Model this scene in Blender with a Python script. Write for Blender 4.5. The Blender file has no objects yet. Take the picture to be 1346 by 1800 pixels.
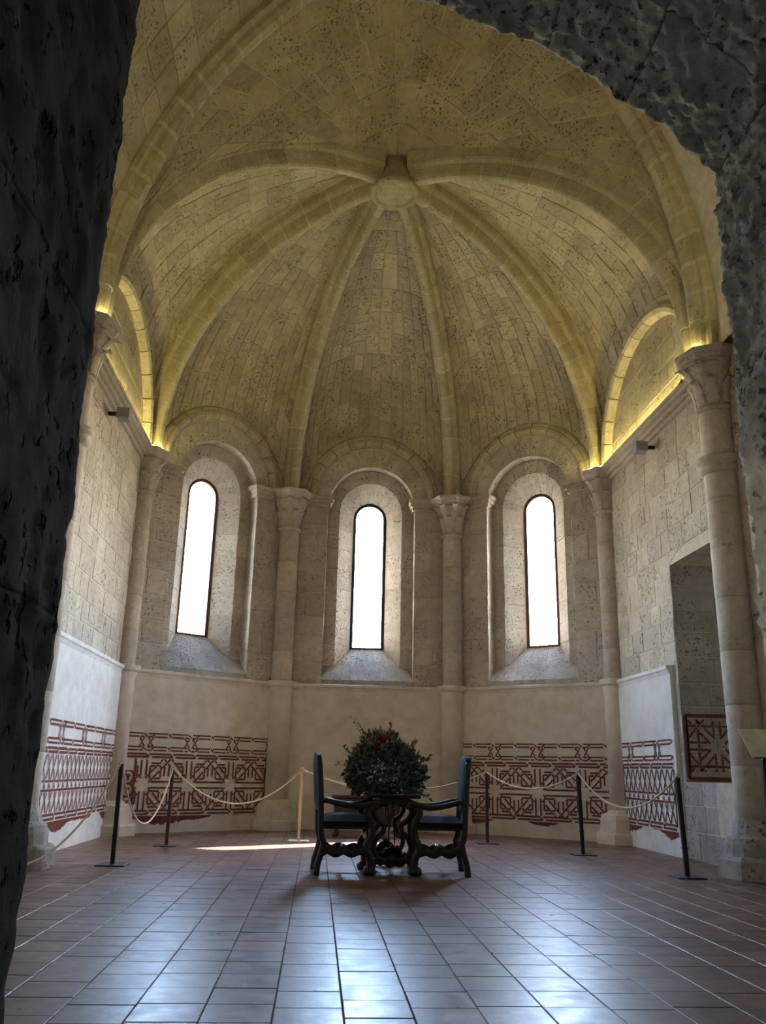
import bpy, math, random
from mathutils import Vector as V, Matrix, noise
random.seed(7)
rnd = random.uniform
pi = math.pi
scene = bpy.context.scene
col = scene.collection

# ------------------------------------------------------------------ camera
F, PITCH, ROLL, YAW = 1499.0, math.radians(16.882), 0.0228, 0.0682
CAM = V((-0.86, 0.0, 1.0))
fw = V((math.sin(YAW) * math.cos(PITCH), math.cos(YAW) * math.cos(PITCH), math.sin(PITCH)))
rt = V((math.cos(YAW), -math.sin(YAW), 0)); up = rt.cross(fw)
r2 = rt * math.cos(ROLL) + up * math.sin(ROLL); u2 = up * math.cos(ROLL) - rt * math.sin(ROLL)
cd = bpy.data.cameras.new('camera'); cam = bpy.data.objects.new('camera', cd); col.objects.link(cam)
cd.sensor_fit = 'VERTICAL'; cd.sensor_height = 36.0; cd.lens = F / 1800 * 36.0; cd.clip_start = 0.05; cd.clip_end = 200
cam.matrix_world = Matrix(((r2.x, u2.x, -fw.x, CAM.x), (r2.y, u2.y, -fw.y, CAM.y), (r2.z, u2.z, -fw.z, CAM.z), (0, 0, 0, 1)))
scene.camera = cam

# ------------------------------------------------------------------ world, sun, exposure
w = bpy.data.worlds.new('sky'); scene.world = w; w.use_nodes = True
bg = w.node_tree.nodes['Background']; bg.inputs[1].default_value = 5.2
sky = w.node_tree.nodes.new('ShaderNodeTexSky'); sky.sky_type = 'NISHITA'; sky.sun_disc = False
sky.sun_elevation = math.radians(41.8); sky.sun_rotation = math.atan2(0.93, 0.62); sky.air_density = 1.2; sky.dust_density = 0.6; sky.ozone_density = 1.0
w.node_tree.links.new(sky.outputs[0], bg.inputs[0])
sd = bpy.data.lights.new('sun', 'SUN'); sd.energy = 30.0; sd.angle = 0.012; sd.color = (1.0, 0.95, 0.86)
so = bpy.data.objects.new('sun', sd); col.objects.link(so)
so.rotation_euler = V((-0.93, -0.62, -1.0)).to_track_quat('-Z', 'Y').to_euler(); so.location = (9, 22, 14)
vs = scene.view_settings; vs.view_transform = 'Standard'; vs.look = 'None'; vs.gamma = 1; vs.use_curve_mapping = False
vs.exposure = 1.72
scene.cycles.use_denoising = True
scene.cycles.max_bounces = 10; scene.cycles.diffuse_bounces = 6; scene.cycles.glossy_bounces = 4
scene.cycles.sample_clamp_indirect = 6.0

# ------------------------------------------------------------------ materials
def newmat(name):
    m = bpy.data.materials.new(name); m.use_nodes = True
    nt = m.node_tree; b = nt.nodes['Principled BSDF']
    return m, nt, b
def N(nt, t, **k):
    n = nt.nodes.new(t)
    for a, v in k.items():
        if a.startswith('i_'): n.inputs[int(a[2:])].default_value = v
        else: setattr(n, a, v)
    return n
def ramp(nt, src, stops):
    r = nt.nodes.new('ShaderNodeValToRGB'); e = r.color_ramp.elements
    while len(e) < len(stops): e.new(0.5)
    for el, (p, c) in zip(e, stops):
        el.position = p; el.color = (*c, 1) if len(c) == 3 else c
    nt.links.new(src, r.inputs[0]); return r.outputs[0]
def mix(nt, a, b, f, mode='MIX'):
    n = nt.nodes.new('ShaderNodeMix'); n.data_type = 'RGBA'; n.blend_type = mode
    for i, s in ((6, a), (7, b)):
        if hasattr(s, 'links'): nt.links.new(s, n.inputs[i])
        else: n.inputs[i].default_value = (*s, 1)
    if hasattr(f, 'links'): nt.links.new(f, n.inputs[0])
    else: n.inputs[0].default_value = f
    return n.outputs[2]
def noise_tex(nt, scale, detail=5, rough=0.55, vec=None):
    n = N(nt, 'ShaderNodeTexNoise'); n.inputs['Scale'].default_value = scale; n.inputs['Detail'].default_value = detail
    n.inputs['Roughness'].default_value = rough
    nt.links.new(vec if vec is not None else pos(nt), n.inputs['Vector']); return n.outputs['Fac']
def pos(nt):
    for n in nt.nodes:
        if n.type == 'NEW_GEOMETRY': return n.outputs['Position']
    return nt.nodes.new('ShaderNodeNewGeometry').outputs['Position']
def island(nt):
    pos(nt); g = [n for n in nt.nodes if n.type == 'NEW_GEOMETRY'][0]
    o = nt.nodes.new('ShaderNodeObjectInfo')
    a = N(nt, 'ShaderNodeMath', operation='ADD'); nt.links.new(g.outputs['Random Per Island'], a.inputs[0]); nt.links.new(o.outputs['Random'], a.inputs[1])
    f = N(nt, 'ShaderNodeMath', operation='FRACT'); nt.links.new(a.outputs[0], f.inputs[0]); return f.outputs[0]
def bump(nt, b, h, dist, strength=1.0, prev=None):
    n = N(nt, 'ShaderNodeBump'); n.inputs['Distance'].default_value = dist; n.inputs['Strength'].default_value = strength
    nt.links.new(h, n.inputs['Height'])
    if prev is not None: nt.links.new(prev, n.inputs['Normal'])
    nt.links.new(n.outputs[0], b.inputs['Normal']); return n.outputs[0]

def stone_mat(name, c0, c1, var=0.14, pits=1.0, rough=0.92, bumpd=0.012):
    m, nt, b = newmat(name)
    base = ramp(nt, noise_tex(nt, 1.7, 6), [(0.3, c0), (0.7, c1)])
    v = ramp(nt, island(nt), [(0, (1 - var,) * 3), (1, (1 + var * .6, 1 + var * .58, 1 + var * .5))])
    c = mix(nt, base, v, 1.0, 'MULTIPLY')
    streak = ramp(nt, noise_tex(nt, 9.0, 6, .65), [(0.35, (.86, .84, .8)), (0.62, (1.06, 1.05, 1.04))])
    c = mix(nt, c, streak, 1.0, 'MULTIPLY')
    # pitted travertine: small dark holes, clustered
    vo = N(nt, 'ShaderNodeTexNoise'); vo.inputs['Scale'].default_value = 28; vo.inputs['Detail'].default_value = 3; nt.links.new(pos(nt), vo.inputs['Vector'])
    cl = ramp(nt, noise_tex(nt, 2.6, 3), [(0.40, (0, 0, 0)), (0.60, (min(1, pits),) * 3)])
    ho = ramp(nt, vo.outputs['Fac'], [(0.31, (1, 1, 1)), (0.41, (0, 0, 0))])
    hm = mix(nt, ho, cl, 1.0, 'MULTIPLY')
    dark = mix(nt, c, (c0[0] * .42, c0[1] * .38, c0[2] * .33), N(nt, 'ShaderNodeValue').outputs[0])
    dk = dark.node; nt.links.new(hm, dk.inputs[0])
    nt.links.new(dark, b.inputs['Base Color']); b.inputs['Roughness'].default_value = rough
    b.inputs['Specular IOR Level'].default_value = 0.2
    p = bump(nt, b, noise_tex(nt, 26, 7, .7), bumpd, 0.8)
    inv = N(nt, 'ShaderNodeInvert'); nt.links.new(hm, inv.inputs[1])
    bump(nt, b, inv.outputs[0], 0.02 * pits, 1.0, p)
    return m
M = {}
M['ashlar'] = stone_mat('ashlar', (.52, .46, .395), (.63, .575, .505))
M['vault'] = stone_mat('vault_stone', (.46, .385, .285), (.58, .505, .395), 0.17)
M['rib'] = stone_mat('rib_stone', (.48, .41, .30), (.60, .53, .41), 0.14, .6)
M['column'] = stone_mat('column_stone', (.54, .47, .40), (.65, .585, .51), 0.1, .5)
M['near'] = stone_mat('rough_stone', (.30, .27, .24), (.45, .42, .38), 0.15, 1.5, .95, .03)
M['pier'] = stone_mat('pier_stone_shaded', (.055, .042, .033), (.11, .09, .072), 0.05, 1.0, .95, .02)  # shade on the pier's unlit face is put into this darker stone colour
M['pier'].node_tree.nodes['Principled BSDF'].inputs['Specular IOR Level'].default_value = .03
M['rubble'] = stone_mat('rubble_stone', (.36, .34, .31), (.55, .53, .49), 0.12, 1.0, .95, .02)
M['mortar'] = stone_mat('lime_mortar', (.58, .52, .43), (.68, .62, .53), 0.0, .3)
def plaster(name, c0, c1):
    m, nt, b = newmat(name)
    c = ramp(nt, noise_tex(nt, 1.3, 7, .6), [(0.3, c0), (0.68, c1)])
    c = mix(nt, c, ramp(nt, noise_tex(nt, 6, 5), [(.3, (.9, .87, .82)), (.6, (1.03, 1.03, 1.03))]), 1, 'MULTIPLY')
    nt.links.new(c, b.inputs['Base Color']); b.inputs['Roughness'].default_value = .9; b.inputs['Specular IOR Level'].default_value = .2
    bump(nt, b, noise_tex(nt, 14, 6, .6), .006, .6); return m
M['plaster'] = plaster('cream_plaster', (.66, .575, .45), (.78, .71, .59))
M['plaster_white'] = plaster('pale_plaster', (.70, .68, .64), (.83, .825, .80))
def paint():
    m, nt, b = newmat('red_ochre_paint')
    c = ramp(nt, noise_tex(nt, 7, 6, .7), [(.3, (.12, .035, .028)), (.7, (.22, .075, .055))])
    nt.links.new(c, b.inputs['Base Color']); b.inputs['Roughness'].default_value = .9; b.inputs['Specular IOR Level'].default_value = .15; return m
M['paint'] = paint()
def tile_mat():
    m, nt, b = newmat('terracotta_tile')
    c = ramp(nt, island(nt), [(0, (.125, .073, .054)), (.5, (.165, .098, .073)), (1, (.21, .135, .105))])
    c = mix(nt, c, ramp(nt, noise_tex(nt, 5, 6, .65), [(.3, (.78, .76, .74)), (.65, (1.1, 1.08, 1.06))]), 1, 'MULTIPLY')
    nt.links.new(c, b.inputs['Base Color'])
    r = ramp(nt, noise_tex(nt, 8, 5, .6), [(.3, (.27,) * 3), (.7, (.43,) * 3)]); nt.links.new(r, b.inputs['Roughness'])
    b.inputs['Specular IOR Level'].default_value = .17
    bump(nt, b, noise_tex(nt, 18, 5), .003, .5); return m
M['tile'] = tile_mat()
def plain(name, c, rough=.6, metal=0, spec=.4, nz=0.0, scale=20):
    m, nt, b = newmat(name)
    if nz:
        cc = ramp(nt, noise_tex(nt, scale, 5), [(.3, tuple(x * (1 - nz) for x in c)), (.7, tuple(min(1, x * (1 + nz)) for x in c))])
        nt.links.new(cc, b.inputs['Base Color'])
    else: b.inputs['Base Color'].default_value = (*c, 1)
    b.inputs['Roughness'].default_value = rough; b.inputs['Metallic'].default_value = metal; b.inputs['Specular IOR Level'].default_value = spec
    return m
M['soil'] = plain('grassy_soil', (.09, .10, .06), .95, 0, .1, .3, 2)
M['grout'] = plain('floor_grout', (.075, .058, .047), .95, 0, .1, .25, 12)
M['wood'] = plain('dark_wood', (.022, .014, .011), .32, 0, .5, .4, 30)
M['wood_matte'] = plain('dark_wood_matte', (.022, .014, .011), .75, 0, .2, .4, 30)
M['wood_brown'] = plain('brown_wood', (.04, .025, .016), .5, 0, .4, .4, 25)
M['velvet'] = plain('blue_grey_velvet', (.030, .030, .036), .9, 0, .2, .3, 60)
M['iron'] = plain('black_iron', (.02, .02, .022), .45, .6, .5)
M['post_brown'] = plain('brown_metal', (.07, .045, .035), .5, .2, .4, .2)
M['rope'] = plain('cream_rope', (.62, .52, .36), .9, 0, .1, .3, 120)
M['frame_brown'] = plain('window_frame_brown', (.16, .075, .05), .5, 0, .4, .2)
M['frame_blue'] = plain('window_frame_dark', (.035, .04, .06), .5, 0, .4, .2)
M['leaf_dark'] = plain('leaf_dark', (.08, .10, .065), .6, 0, .3, .5, 40)
M['leaf_grey'] = plain('leaf_grey', (.30, .32, .24), .7, 0, .3, .45, 40)
M['leaf_brown'] = plain('leaf_brown', (.24, .13, .09), .8, 0, .2, .4, 40)
M['grass_dry'] = plain('grass_dry', (.17, .13, .08), .9, 0, .1, .3, 40)
M['flower_red'] = plain('flower_red', (.30, .03, .035), .7, 0, .2, .4, 50)
M['grey_metal'] = plain('grey_metal', (.32, .32, .31), .5, .2, .4)
M['sign_face'] = plain('sign_face', (.62, .58, .50), .5, 0, .4, .2, 9)
M['led_case'] = plain('led_case', (.5, .5, .48), .5)
def glass():
    m = bpy.data.materials.new('clear_glass'); m.use_nodes = True; nt = m.node_tree; nt.nodes.clear()
    o = nt.nodes.new('ShaderNodeOutputMaterial'); t = nt.nodes.new('ShaderNodeBsdfTransparent'); g = nt.nodes.new('ShaderNodeBsdfGlossy')
    g.inputs['Roughness'].default_value = .02; f = nt.nodes.new('ShaderNodeFresnel'); f.inputs[0].default_value = 1.3
    x = nt.nodes.new('ShaderNodeMixShader'); nt.links.new(f.outputs[0], x.inputs[0]); nt.links.new(t.outputs[0], x.inputs[1]); nt.links.new(g.outputs[0], x.inputs[2])
    t.inputs[0].default_value = (.97, .98, 1, 1); nt.links.new(x.outputs[0], o.inputs[0]); return m
M['glass'] = glass()
LED_STRENGTH = 23.0
def emis(name, c, s):
    m = bpy.data.materials.new(name); m.use_nodes = True; nt = m.node_tree; b = nt.nodes['Principled BSDF']
    b.inputs['Base Color'].default_value = (*c, 1); b.inputs['Emission Color'].default_value = (*c, 1); b.inputs['Emission Strength'].default_value = s; return m
M['led'] = emis('led_warm', (1.0, .88, .30), LED_STRENGTH)

# ------------------------------------------------------------------ mesh helpers
def link(name, verts, faces, mat, parent=None, smooth=False):
    me = bpy.data.meshes.new(name); me.from_pydata([tuple(v) for v in verts], [], faces)
    if smooth: me.shade_smooth()
    me.materials.append(M[mat]); o = bpy.data.objects.new(name, me); col.objects.link(o)
    if parent is not None: o.parent = parent
    return o
class MB:
    def __init__(s): s.v = []; s.f = []
    def add(s, vs_, fs):
        n = len(s.v); s.v += [V(x) for x in vs_]; s.f += [tuple(i + n for i in f) for f in fs]; return s
    def box(s, a, b, xf=None):
        x0, y0, z0 = a; x1, y1, z1 = b
        p = [V(q) for q in ((x0, y0, z0), (x1, y0, z0), (x1, y1, z0), (x0, y1, z0), (x0, y0, z1), (x1, y0, z1), (x1, y1, z1), (x0, y1, z1))]
        if xf: p = [xf(q) for q in p]
        return s.add(p, [(0, 3, 2, 1), (4, 5, 6, 7), (0, 1, 5, 4), (1, 2, 6, 5), (2, 3, 7, 6), (3, 0, 4, 7)])
    def bbox(s, a, b, bev, xf=None):      # box with chamfered top edges all round
        x0, y0, z0 = a; x1, y1, z1 = b
        rings = [((x0 + bev, y0 + bev), (x1 - bev, y1 - bev), z0), ((x0, y0), (x1, y1), z0 + bev), ((x0, y0), (x1, y1), z1 - bev), ((x0 + bev, y0 + bev), (x1 - bev, y1 - bev), z1)]
        p = []
        for (a0, b0), (a1, b1), z in rings: p += [V((a0, b0, z)), V((a1, b0, z)), V((a1, b1, z)), V((a0, b1, z))]
        if xf: p = [xf(q) for q in p]
        f = [(3, 2, 1, 0), (12, 13, 14, 15)]
        for k in range(3):
            for i in range(4): f.append((4 * k + i, 4 * k + (i + 1) % 4, 4 * k + 4 + (i + 1) % 4, 4 * k + 4 + i))
        return s.add(p, f)
    def lathe(s, c, prof, seg=16, a0=0.0):
        c = V(c); p = []; f = []
        for r, z in prof:
            for i in range(seg):
                a = a0 + 2 * pi * i / seg; p.append(c + V((r * math.cos(a), r * math.sin(a), z)))
        for k in range(len(prof) - 1):
            for i in range(seg): f.append((k * seg + i, k * seg + (i + 1) % seg, (k + 1) * seg + (i + 1) % seg, (k + 1) * seg + i))
        f.append(tuple(range(seg))[::-1]); f.append(tuple((len(prof) - 1) * seg + i for i in range(seg)))
        return s.add(p, f)
    def sweep(s, pts, sec, upv=(0, 0, 1), closed=False):   # sec(k,t)-> list of (a,b) offsets on (side, up)
        pts = [V(p) for p in pts]; n = len(pts); rings = []; upv = V(upv)
        for k in range(n):
            t = (pts[min(k + 1, n - 1)] - pts[max(k - 1, 0)]).normalized()
            side = t.cross(upv)
            if side.length < 1e-4: side = t.cross(V((0, 1, 0)))
            side.normalize(); u = side.cross(t)
            rings.append([pts[k] + side * a + u * b for a, b in sec(k / (n - 1))])
        m = len(rings[0]); p = [q for r in rings for q in r]; f = []
        for k in range(n - 1):
            for i in range(m): f.append((k * m + i, k * m + (i + 1) % m, (k + 1) * m + (i + 1) % m, (k + 1) * m + i))
        f.append(tuple(range(m))[::-1]); f.append(tuple((n - 1) * m + i for i in range(m)))
        return s.add(p, f)
    def tube(s, pts, r, seg=8, upv=(0, 0, 1)):
        rr = r if callable(r) else (lambda t: r)
        return s.sweep(pts, lambda t: [(rr(t) * math.cos(2 * pi * i / seg), rr(t) * math.sin(2 * pi * i / seg)) for i in range(seg)], upv)
    def build(s, name, mat, parent=None, smooth=False): return link(name, s.v, s.f, mat, parent, smooth)
def spline(pts, n=8):     # Catmull-Rom through points
    pts = [V(p) for p in pts]; out = []
    for i in range(len(pts) - 1):
        p0 = pts[max(i - 1, 0)]; p1 = pts[i]; p2 = pts[i + 1]; p3 = pts[min(i + 2, len(pts) - 1)]
        for k in range(n):
            t = k / n; out.append(.5 * (2 * p1 + (p2 - p0) * t + (2 * p0 - 5 * p1 + 4 * p2 - p3) * t * t + (3 * p1 - p0 - 3 * p2 + p3) * t ** 3))
    out.append(pts[-1]); return out
def empty(name, loc=(0, 0, 0)):
    o = bpy.data.objects.new(name, None); o.location = loc; o.empty_display_size = .1; col.objects.link(o); return o
def tag(o, label, cat, group=None):
    o['label'] = label; o['category'] = cat
    if group: o['group'] = group
    return o
def struct(o, label, cat=None):
    o['kind'] = 'structure'; o['label'] = label
    if cat: o['category'] = cat
    return o
def block(parent, name, front, back, mat, gap=.006, bev=.008, jit=.004, lift=0.0):
    """one stone: four front corners, four back corners (same order)"""
    f = [V(p) for p in front]; b = [V(p) for p in back]
    nrm = ((f[2] - f[0]).cross(f[3] - f[1])).normalized(); inward = (sum(b, V()) - sum(f, V())) / 4
    if nrm.dot(inward) > 0: nrm = -nrm
    F0, F1, B = [], [], []
    h = lift + rnd(-jit, jit)
    for i in range(4):
        e1 = (f[(i + 1) % 4] - f[i]); e2 = (f[(i - 1) % 4] - f[i])
        l1, l2 = e1.length, e2.length
        e1 = e1 / l1 if l1 > 1e-6 else V(); e2 = e2 / l2 if l2 > 1e-6 else V()
        g1, g2 = min(gap, l1 * .2), min(gap, l2 * .2)
        q = f[i] + e1 * (g1 + rnd(0, .006) * min(1, l1 * 4)) + e2 * (g2 + rnd(0, .006) * min(1, l2 * 4))
        b1, b2 = min(bev, l1 * .2), min(bev, l2 * .2)
        F0.append(q + nrm * (h - bev)); F1.append(q + e1 * b1 + e2 * b2 + nrm * (h + rnd(-.002, .002))); B.append(b[i] + e1 * g1 + e2 * g2)
    vv = B + F0 + F1 + [sum(F1, V()) / 4 + nrm * rnd(0, .004)]
    ff = []
    for i in range(4):
        j = (i + 1) % 4
        ff += [(i, j, 4 + j, 4 + i), (4 + i, 4 + j, 8 + j, 8 + i), (8 + i, 8 + j, 12)]
    return link(name, vv, ff, mat, parent)
def split(a, b, step, jit=.18):
    n = max(1, round(abs(b - a) / step)); xs = [a + (b - a) * i / n for i in range(n + 1)]
    for i in range(1, n): xs[i] += rnd(-jit, jit) * (b - a) / n
    return xs

# ------------------------------------------------------------------ plan
C = [V((-3.88, 9.42, 0)), V((-3.96, 13.80, 0)), V((-1.56, 15.72, 0)), V((1.56, 15.72, 0)), V((3.96, 13.80, 0)), V((3.88, 9.42, 0))]
BOSS = V((0, 11.6, 0)); HA, HD, ZB = 6.08, 2.48, 9.93

# ------------------------------------------------------------------ floor
fl = MB().box((-6, -6.2, -.12), (6.2, 17.5, -.004)).build('floor', 'grout'); struct(fl, 'terracotta tiled floor running into the apse')
tw, tl = .30, .291
tm = MB().bbox((-tw / 2 + .003, -tl / 2 + .003, -.012), (tw / 2 - .003, tl / 2 - .003, .0), .0025)
tile_me = None
cells = []
ix = 0
x = -.70 - tw * 13
while x < 4.4:
    off = rnd(-.04, .04) + (0 if rnd(0, 1) < .6 else .12)
    y = 3.66 + off
    while y < 16.0:
        cx, cy = x + tw / 2, y + tl / 2
        r = math.hypot(cx, cy - 11.6)
        if (r < 4.7 or cy < 11.6) and abs(cx) < 4.2: cells.append((cx, cy))
        y += tl
    x += tw
y = 3.66 - tl
def inview(cx, cy):
    q = V((cx, cy, 0)) - CAM; zc = q.dot(fw)
    if zc < .5: return False
    u = 673 + F * q.dot(r2) / zc; v = 900 - F * q.dot(u2) / zc
    return 0 < u < 1346 and 0 < v < 1830
seen = sorted([c for c in cells if inview(*c)], key=lambda c: math.hypot(c[0] + .86, c[1]))
rest = set(cells) - set(seen[:300])
for cx, cy in seen[:300]:
    if tile_me is None:
        o = tm.build('tile', 'tile', fl); tile_me = o.data
    else:
        o = bpy.data.objects.new('tile', tile_me); col.objects.link(o); o.parent = fl
    o.location = (cx + rnd(-.001, .001), cy, rnd(-.001, .001)); o.rotation_euler = (rnd(-.002, .002), rnd(-.002, .002), rnd(-.003, .003))
mb = MB()
for cx, cy in sorted(rest):
    dz = rnd(-.001, .001); mb.bbox((cx - tw / 2 + .003, cy - tl / 2 + .003, -.012), (cx + tw / 2 - .003, cy + tl / 2 - .003, dz), .0025)
o = mb.build('tile_field', 'tile', fl); o['kind'] = 'stuff'
gd = MB().box((-120, -120, -.6), (120, 120, -.4)).build('ground', 'soil'); struct(gd, 'ground outside the church')
# nave floor under the viewer
nf = MB()
for i in range(20):
    for j in range(18): nf.bbox((-3.0 + i * .3 + .003, 3.64 - (j + 1) * .3 + .003, -.012), (-3.0 + (i + 1) * .3 - .003, 3.64 - j * .3 - .003, 0), .0025)
o = nf.build('tile_field', 'tile', fl); o['kind'] = 'stuff'

# ------------------------------------------------------------------ apse window bays
R1, Z1, D1 = .83, 5.88, .23      # outer recess: half width, spring height, depth
R2, Z2 = .60, 5.85               # inner splay opening at D1
R3, Z3, D3 = .325, 5.81, .53     # daylight opening at frame
ZS = 3.19                        # frame bottom
def sill(d): return ZS - (D3 - d) * 1.16
def arc(r, z, n, a0=0, a1=pi): return [(r * math.cos(a0 + (a1 - a0) * i / n), z + r * math.sin(a0 + (a1 - a0) * i / n)) for i in range(n + 1)]
def plate_with_hole(mbx, X, L, ztop, r, zs, zb, d, zbot=0):     # flat wall with arched hole at depth d
    n = 24; a = arc(r, zs, n)
    p = [X(r, d, zb)] + [X(s, d, z) for s, z in a] + [X(-r, d, zb)]
    q = [X(L, d, zb)]
    for s, z in a:
        # project to outer rectangle
        t = math.atan2(z - zs, s); c, sn = math.cos(t), math.sin(t)
        k = min(L / abs(c) if abs(c) > 1e-6 else 1e9, (ztop - zs) / sn if sn > 1e-6 else 1e9)
        q.append(X(k * c, d, zs + k * sn))
    q.append(X(-L, d, zb)); m = len(p); vv = p + q; ff = [(i, i + 1, m + i + 1, m + i) for i in range(m - 1)]
    # corners
    n0 = len(vv); vv += [X(L, d, ztop), X(-L, d, ztop), X(-L, d, zbot), X(L, d, zbot)]
    ang = math.atan2(ztop - zs, L)
    for i in range(m - 1):
        pass
    mbx.add(vv, ff); mbx.add([X(L, d, zb), X(-L, d, zb), X(-L, d, zbot), X(L, d, zbot)], [(0, 1, 2, 3)])
    # fill the two top corners
    for sg in (1, -1):
        best = sorted([v for v in q[1:-1]], key=lambda v: (v - X(sg * L, d, ztop)).length)[:2]
        mbx.add([best[0], best[1], X(sg * L, d, ztop)], [(0, 1, 2)])
bays = []
def bay(A, B, name, wlabel, wname, glabel, frame_mat, plaster_mat='plaster'):
    mid = (A + B) / 2; e = (B - A).normalized(); n = V((-e.y, e.x, 0))
    if n.dot(mid - BOSS) < 0: n = -n
    L = (B - A).length / 2
    def X(s, d, z): return mid + e * s + n * (.10 + d) + V((0, 0, z))
    bays.append((X, L, e, n, mid))
    mb = MB()
    # mortar backing behind the stones
    plate_with_hole(mb, X, L + .35, 13.4, R1 + .012, Z1, HD - .1, .012)
    plate_with_hole(mb, X, L + .35, 13.4, R2 + .012, Z2, HD - .1, D1 + .012)
    for (ra, za, da, rb, zb_, db) in ((R1 + .012, Z1, .012, R1 + .012, Z1, D1 + .02), (R2 + .012, Z2, D1 + .012, R3 + .012, Z3, D3 + .012), (R3, Z3, D3 + .012, R3, Z3, .97)):
        nA = 24; pa = [X(ra, da, HD - .1)] + [X(s, da, z) for s, z in arc(ra, za, nA)] + [X(-ra, da, HD - .1)]
        pb = [X(rb, db, HD - .1)] + [X(s, db, z) for s, z in arc(rb, zb_, nA)] + [X(-rb, db, HD - .1)]
        m_ = len(pa); mb.add(pa + pb, [(i, i + 1, m_ + i + 1, m_ + i) for i in range(m_ - 1)])
    # outer skin so no light leaks
    plate_with_hole(mb, X, L + .75, 13.4, R3, Z3, ZS, .97)
    mb.box((-R3, D3 + .0, 2.4), (R3, .97, ZS - .005), lambda q: X(q.x, q.y, q.z))
    wall = mb.build(name, 'mortar'); struct(wall, wlabel)
    # jamb stones of the wall face
    for sg in (1, -1):
        zs = split(HD, Z1, .42, .12); zs = [HD] + [z for z in zs[1:-1]] + [Z1]
        for k in range(len(zs) - 1):
            inner = [R1, R1 + rnd(.28, .42), L + .12] if k % 2 else [R1, R1 + rnd(.5, .6), L + .12]
            for j in range(2):
                s0, s1 = sg * inner[j], sg * inner[j + 1]; z0, z1 = zs[k], zs[k + 1]
                block(wall, 'stone', [X(s0, 0, z0), X(s1, 0, z0), X(s1, 0, z1), X(s0, 0, z1)], [X(s0, D1, z0), X(s1, D1, z0), X(s1, D1, z1), X(s0, D1, z1)], 'ashlar')
    # arch voussoirs of the outer order
    nv = 15
    for k in range(nv):
        a0, a1 = pi * k / nv, pi * (k + 1) / nv
        def Q(r, a, d, z=Z1): return X(r * math.cos(a), d, z + r * math.sin(a))
        block(wall, 'voussoir', [Q(R1, a0, 0), Q(1.22, a0, 0), Q(1.22, a1, 0), Q(R1, a1, 0)], [Q(R1, a0, D1), Q(1.22, a0, D1), Q(1.22, a1, D1), Q(R1, a1, D1)], 'ashlar', jit=.003)
    # splay stones
    for sg in (1, -1):
        zs = split(HD, Z2, .38, .12)
        for k in range(len(zs) - 1):
            z0, z1 = zs[k], zs[k + 1]
            block(wall, 'stone', [X(sg * R2, D1, z0), X(sg * (R1 + .05), D1, z0), X(sg * (R1 + .05), D1, z1), X(sg * R2, D1, z1)],
                  [X(sg * R3, D3, z0), X(sg * (R1 + .05), D3, z0), X(sg * (R1 + .05), D3, z1), X(sg * R3, D3, z1)], 'ashlar', gap=.004, jit=.002)
    nv = 9
    for k in range(nv):
        a0, a1 = pi * k / nv, pi * (k + 1) / nv
        def Q(r, a, d, z): return X(r * math.cos(a), d, z + r * math.sin(a))
        block(wall, 'voussoir', [Q(R2, a0, D1, Z2), Q(.88, a0, D1, Z2), Q(.88, a1, D1, Z2), Q(R2, a1, D1, Z2)], [Q(R3, a0, D3, Z3), Q(.88, a0, D3, Z3), Q(.88, a1, D3, Z3), Q(R3, a1, D3, Z3)], 'ashlar', gap=.003, jit=.002)
    # sloping sill, three stones
    e0 = [-1, -.36 + rnd(-.1, .1), .3 + rnd(-.1, .1), 1]
    for k in range(3):
        a, b = e0[k], e0[k + 1]
        mbs = MB(); rows = [(D3 + .03, .36, sill(D3 + .03)), (D1, R2 + .02, sill(D1)), (D1 - .001, R1 + .01, sill(D1)), (.0, R1 + .01, sill(0)), (-.003, R1 + .01, HD - .02)]
        vv = []
        for d, wd, z in rows: vv += [X(a * wd + .003, d, z + rnd(-.004, .004)), X(b * wd - .003, d, z + rnd(-.004, .004))]
        vv += [X(a * R1 + .003, .4, HD - .02), X(b * R1 - .003, .4, HD - .02)]
        link('sill_stone', vv, [(2 * i, 2 * i + 1, 2 * i + 3, 2 * i + 2) for i in range(5)], 'rubble', wall)
    # imposts: moulded band from column to jamb, returned into the reveal
    for sg in (1, -1):
        mbi = MB()
        for (z0, z1, pr_) in ((5.86, 5.93, .035), (5.93, 6.0, .07), (6.0, HA, .10)):
            mbi.box((sg * (R1 - pr_), -pr_, z0), (sg * (L + .1), D1 - .01, z1), lambda q: X(q.x, q.y, q.z))
        mbi.build('impost', 'column', wall)
    # wall rib (formeret) roll moulding in voussoirs
    fr = empty('wall_rib', X(0, 0, HA)); struct(fr, 'roll moulded wall rib arching over the ' + glabel)
    nv = 11
    for k in range(nv):
        a0, a1 = pi * k / nv + .006, pi * (k + 1) / nv - .006; mv = MB()
        prof = [(1.07, .05), (1.07, -.03), (1.10, -.09), (1.15, -.115), (1.20, -.10), (1.23, -.06), (1.26, -.06), (1.30, -.035), (1.31, .05)]
        vv = []; ns = 3; jr = rnd(-.004, .004)
        for i in range(ns + 1):
            a = a0 + (a1 - a0) * i / ns
            for r, d in prof: vv.append(X((r + jr) * math.cos(a), d + jr, HA - .02 + (r + jr) * math.sin(a)))
        m_ = len(prof); ff = [(i * m_ + j, i * m_ + j + 1, (i + 1) * m_ + j + 1, (i + 1) * m_ + j) for i in range(ns) for j in range(m_ - 1)]
        ff += [tuple(range(m_)), tuple(ns * m_ + i for i in range(m_))[::-1]]
        vo = link('voussoir', vv, ff, 'rib', None); vo.parent = fr; vo.matrix_parent_inverse = Matrix.Translation(-fr.location)
    # window: frame and pane
    win = empty(wname, X(0, D3 + .05, ZS)); win['kind'] = 'structure'; win['label'] = glabel
    mf = MB(); out_, inn = R3 + .01, R3 - .055
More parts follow.
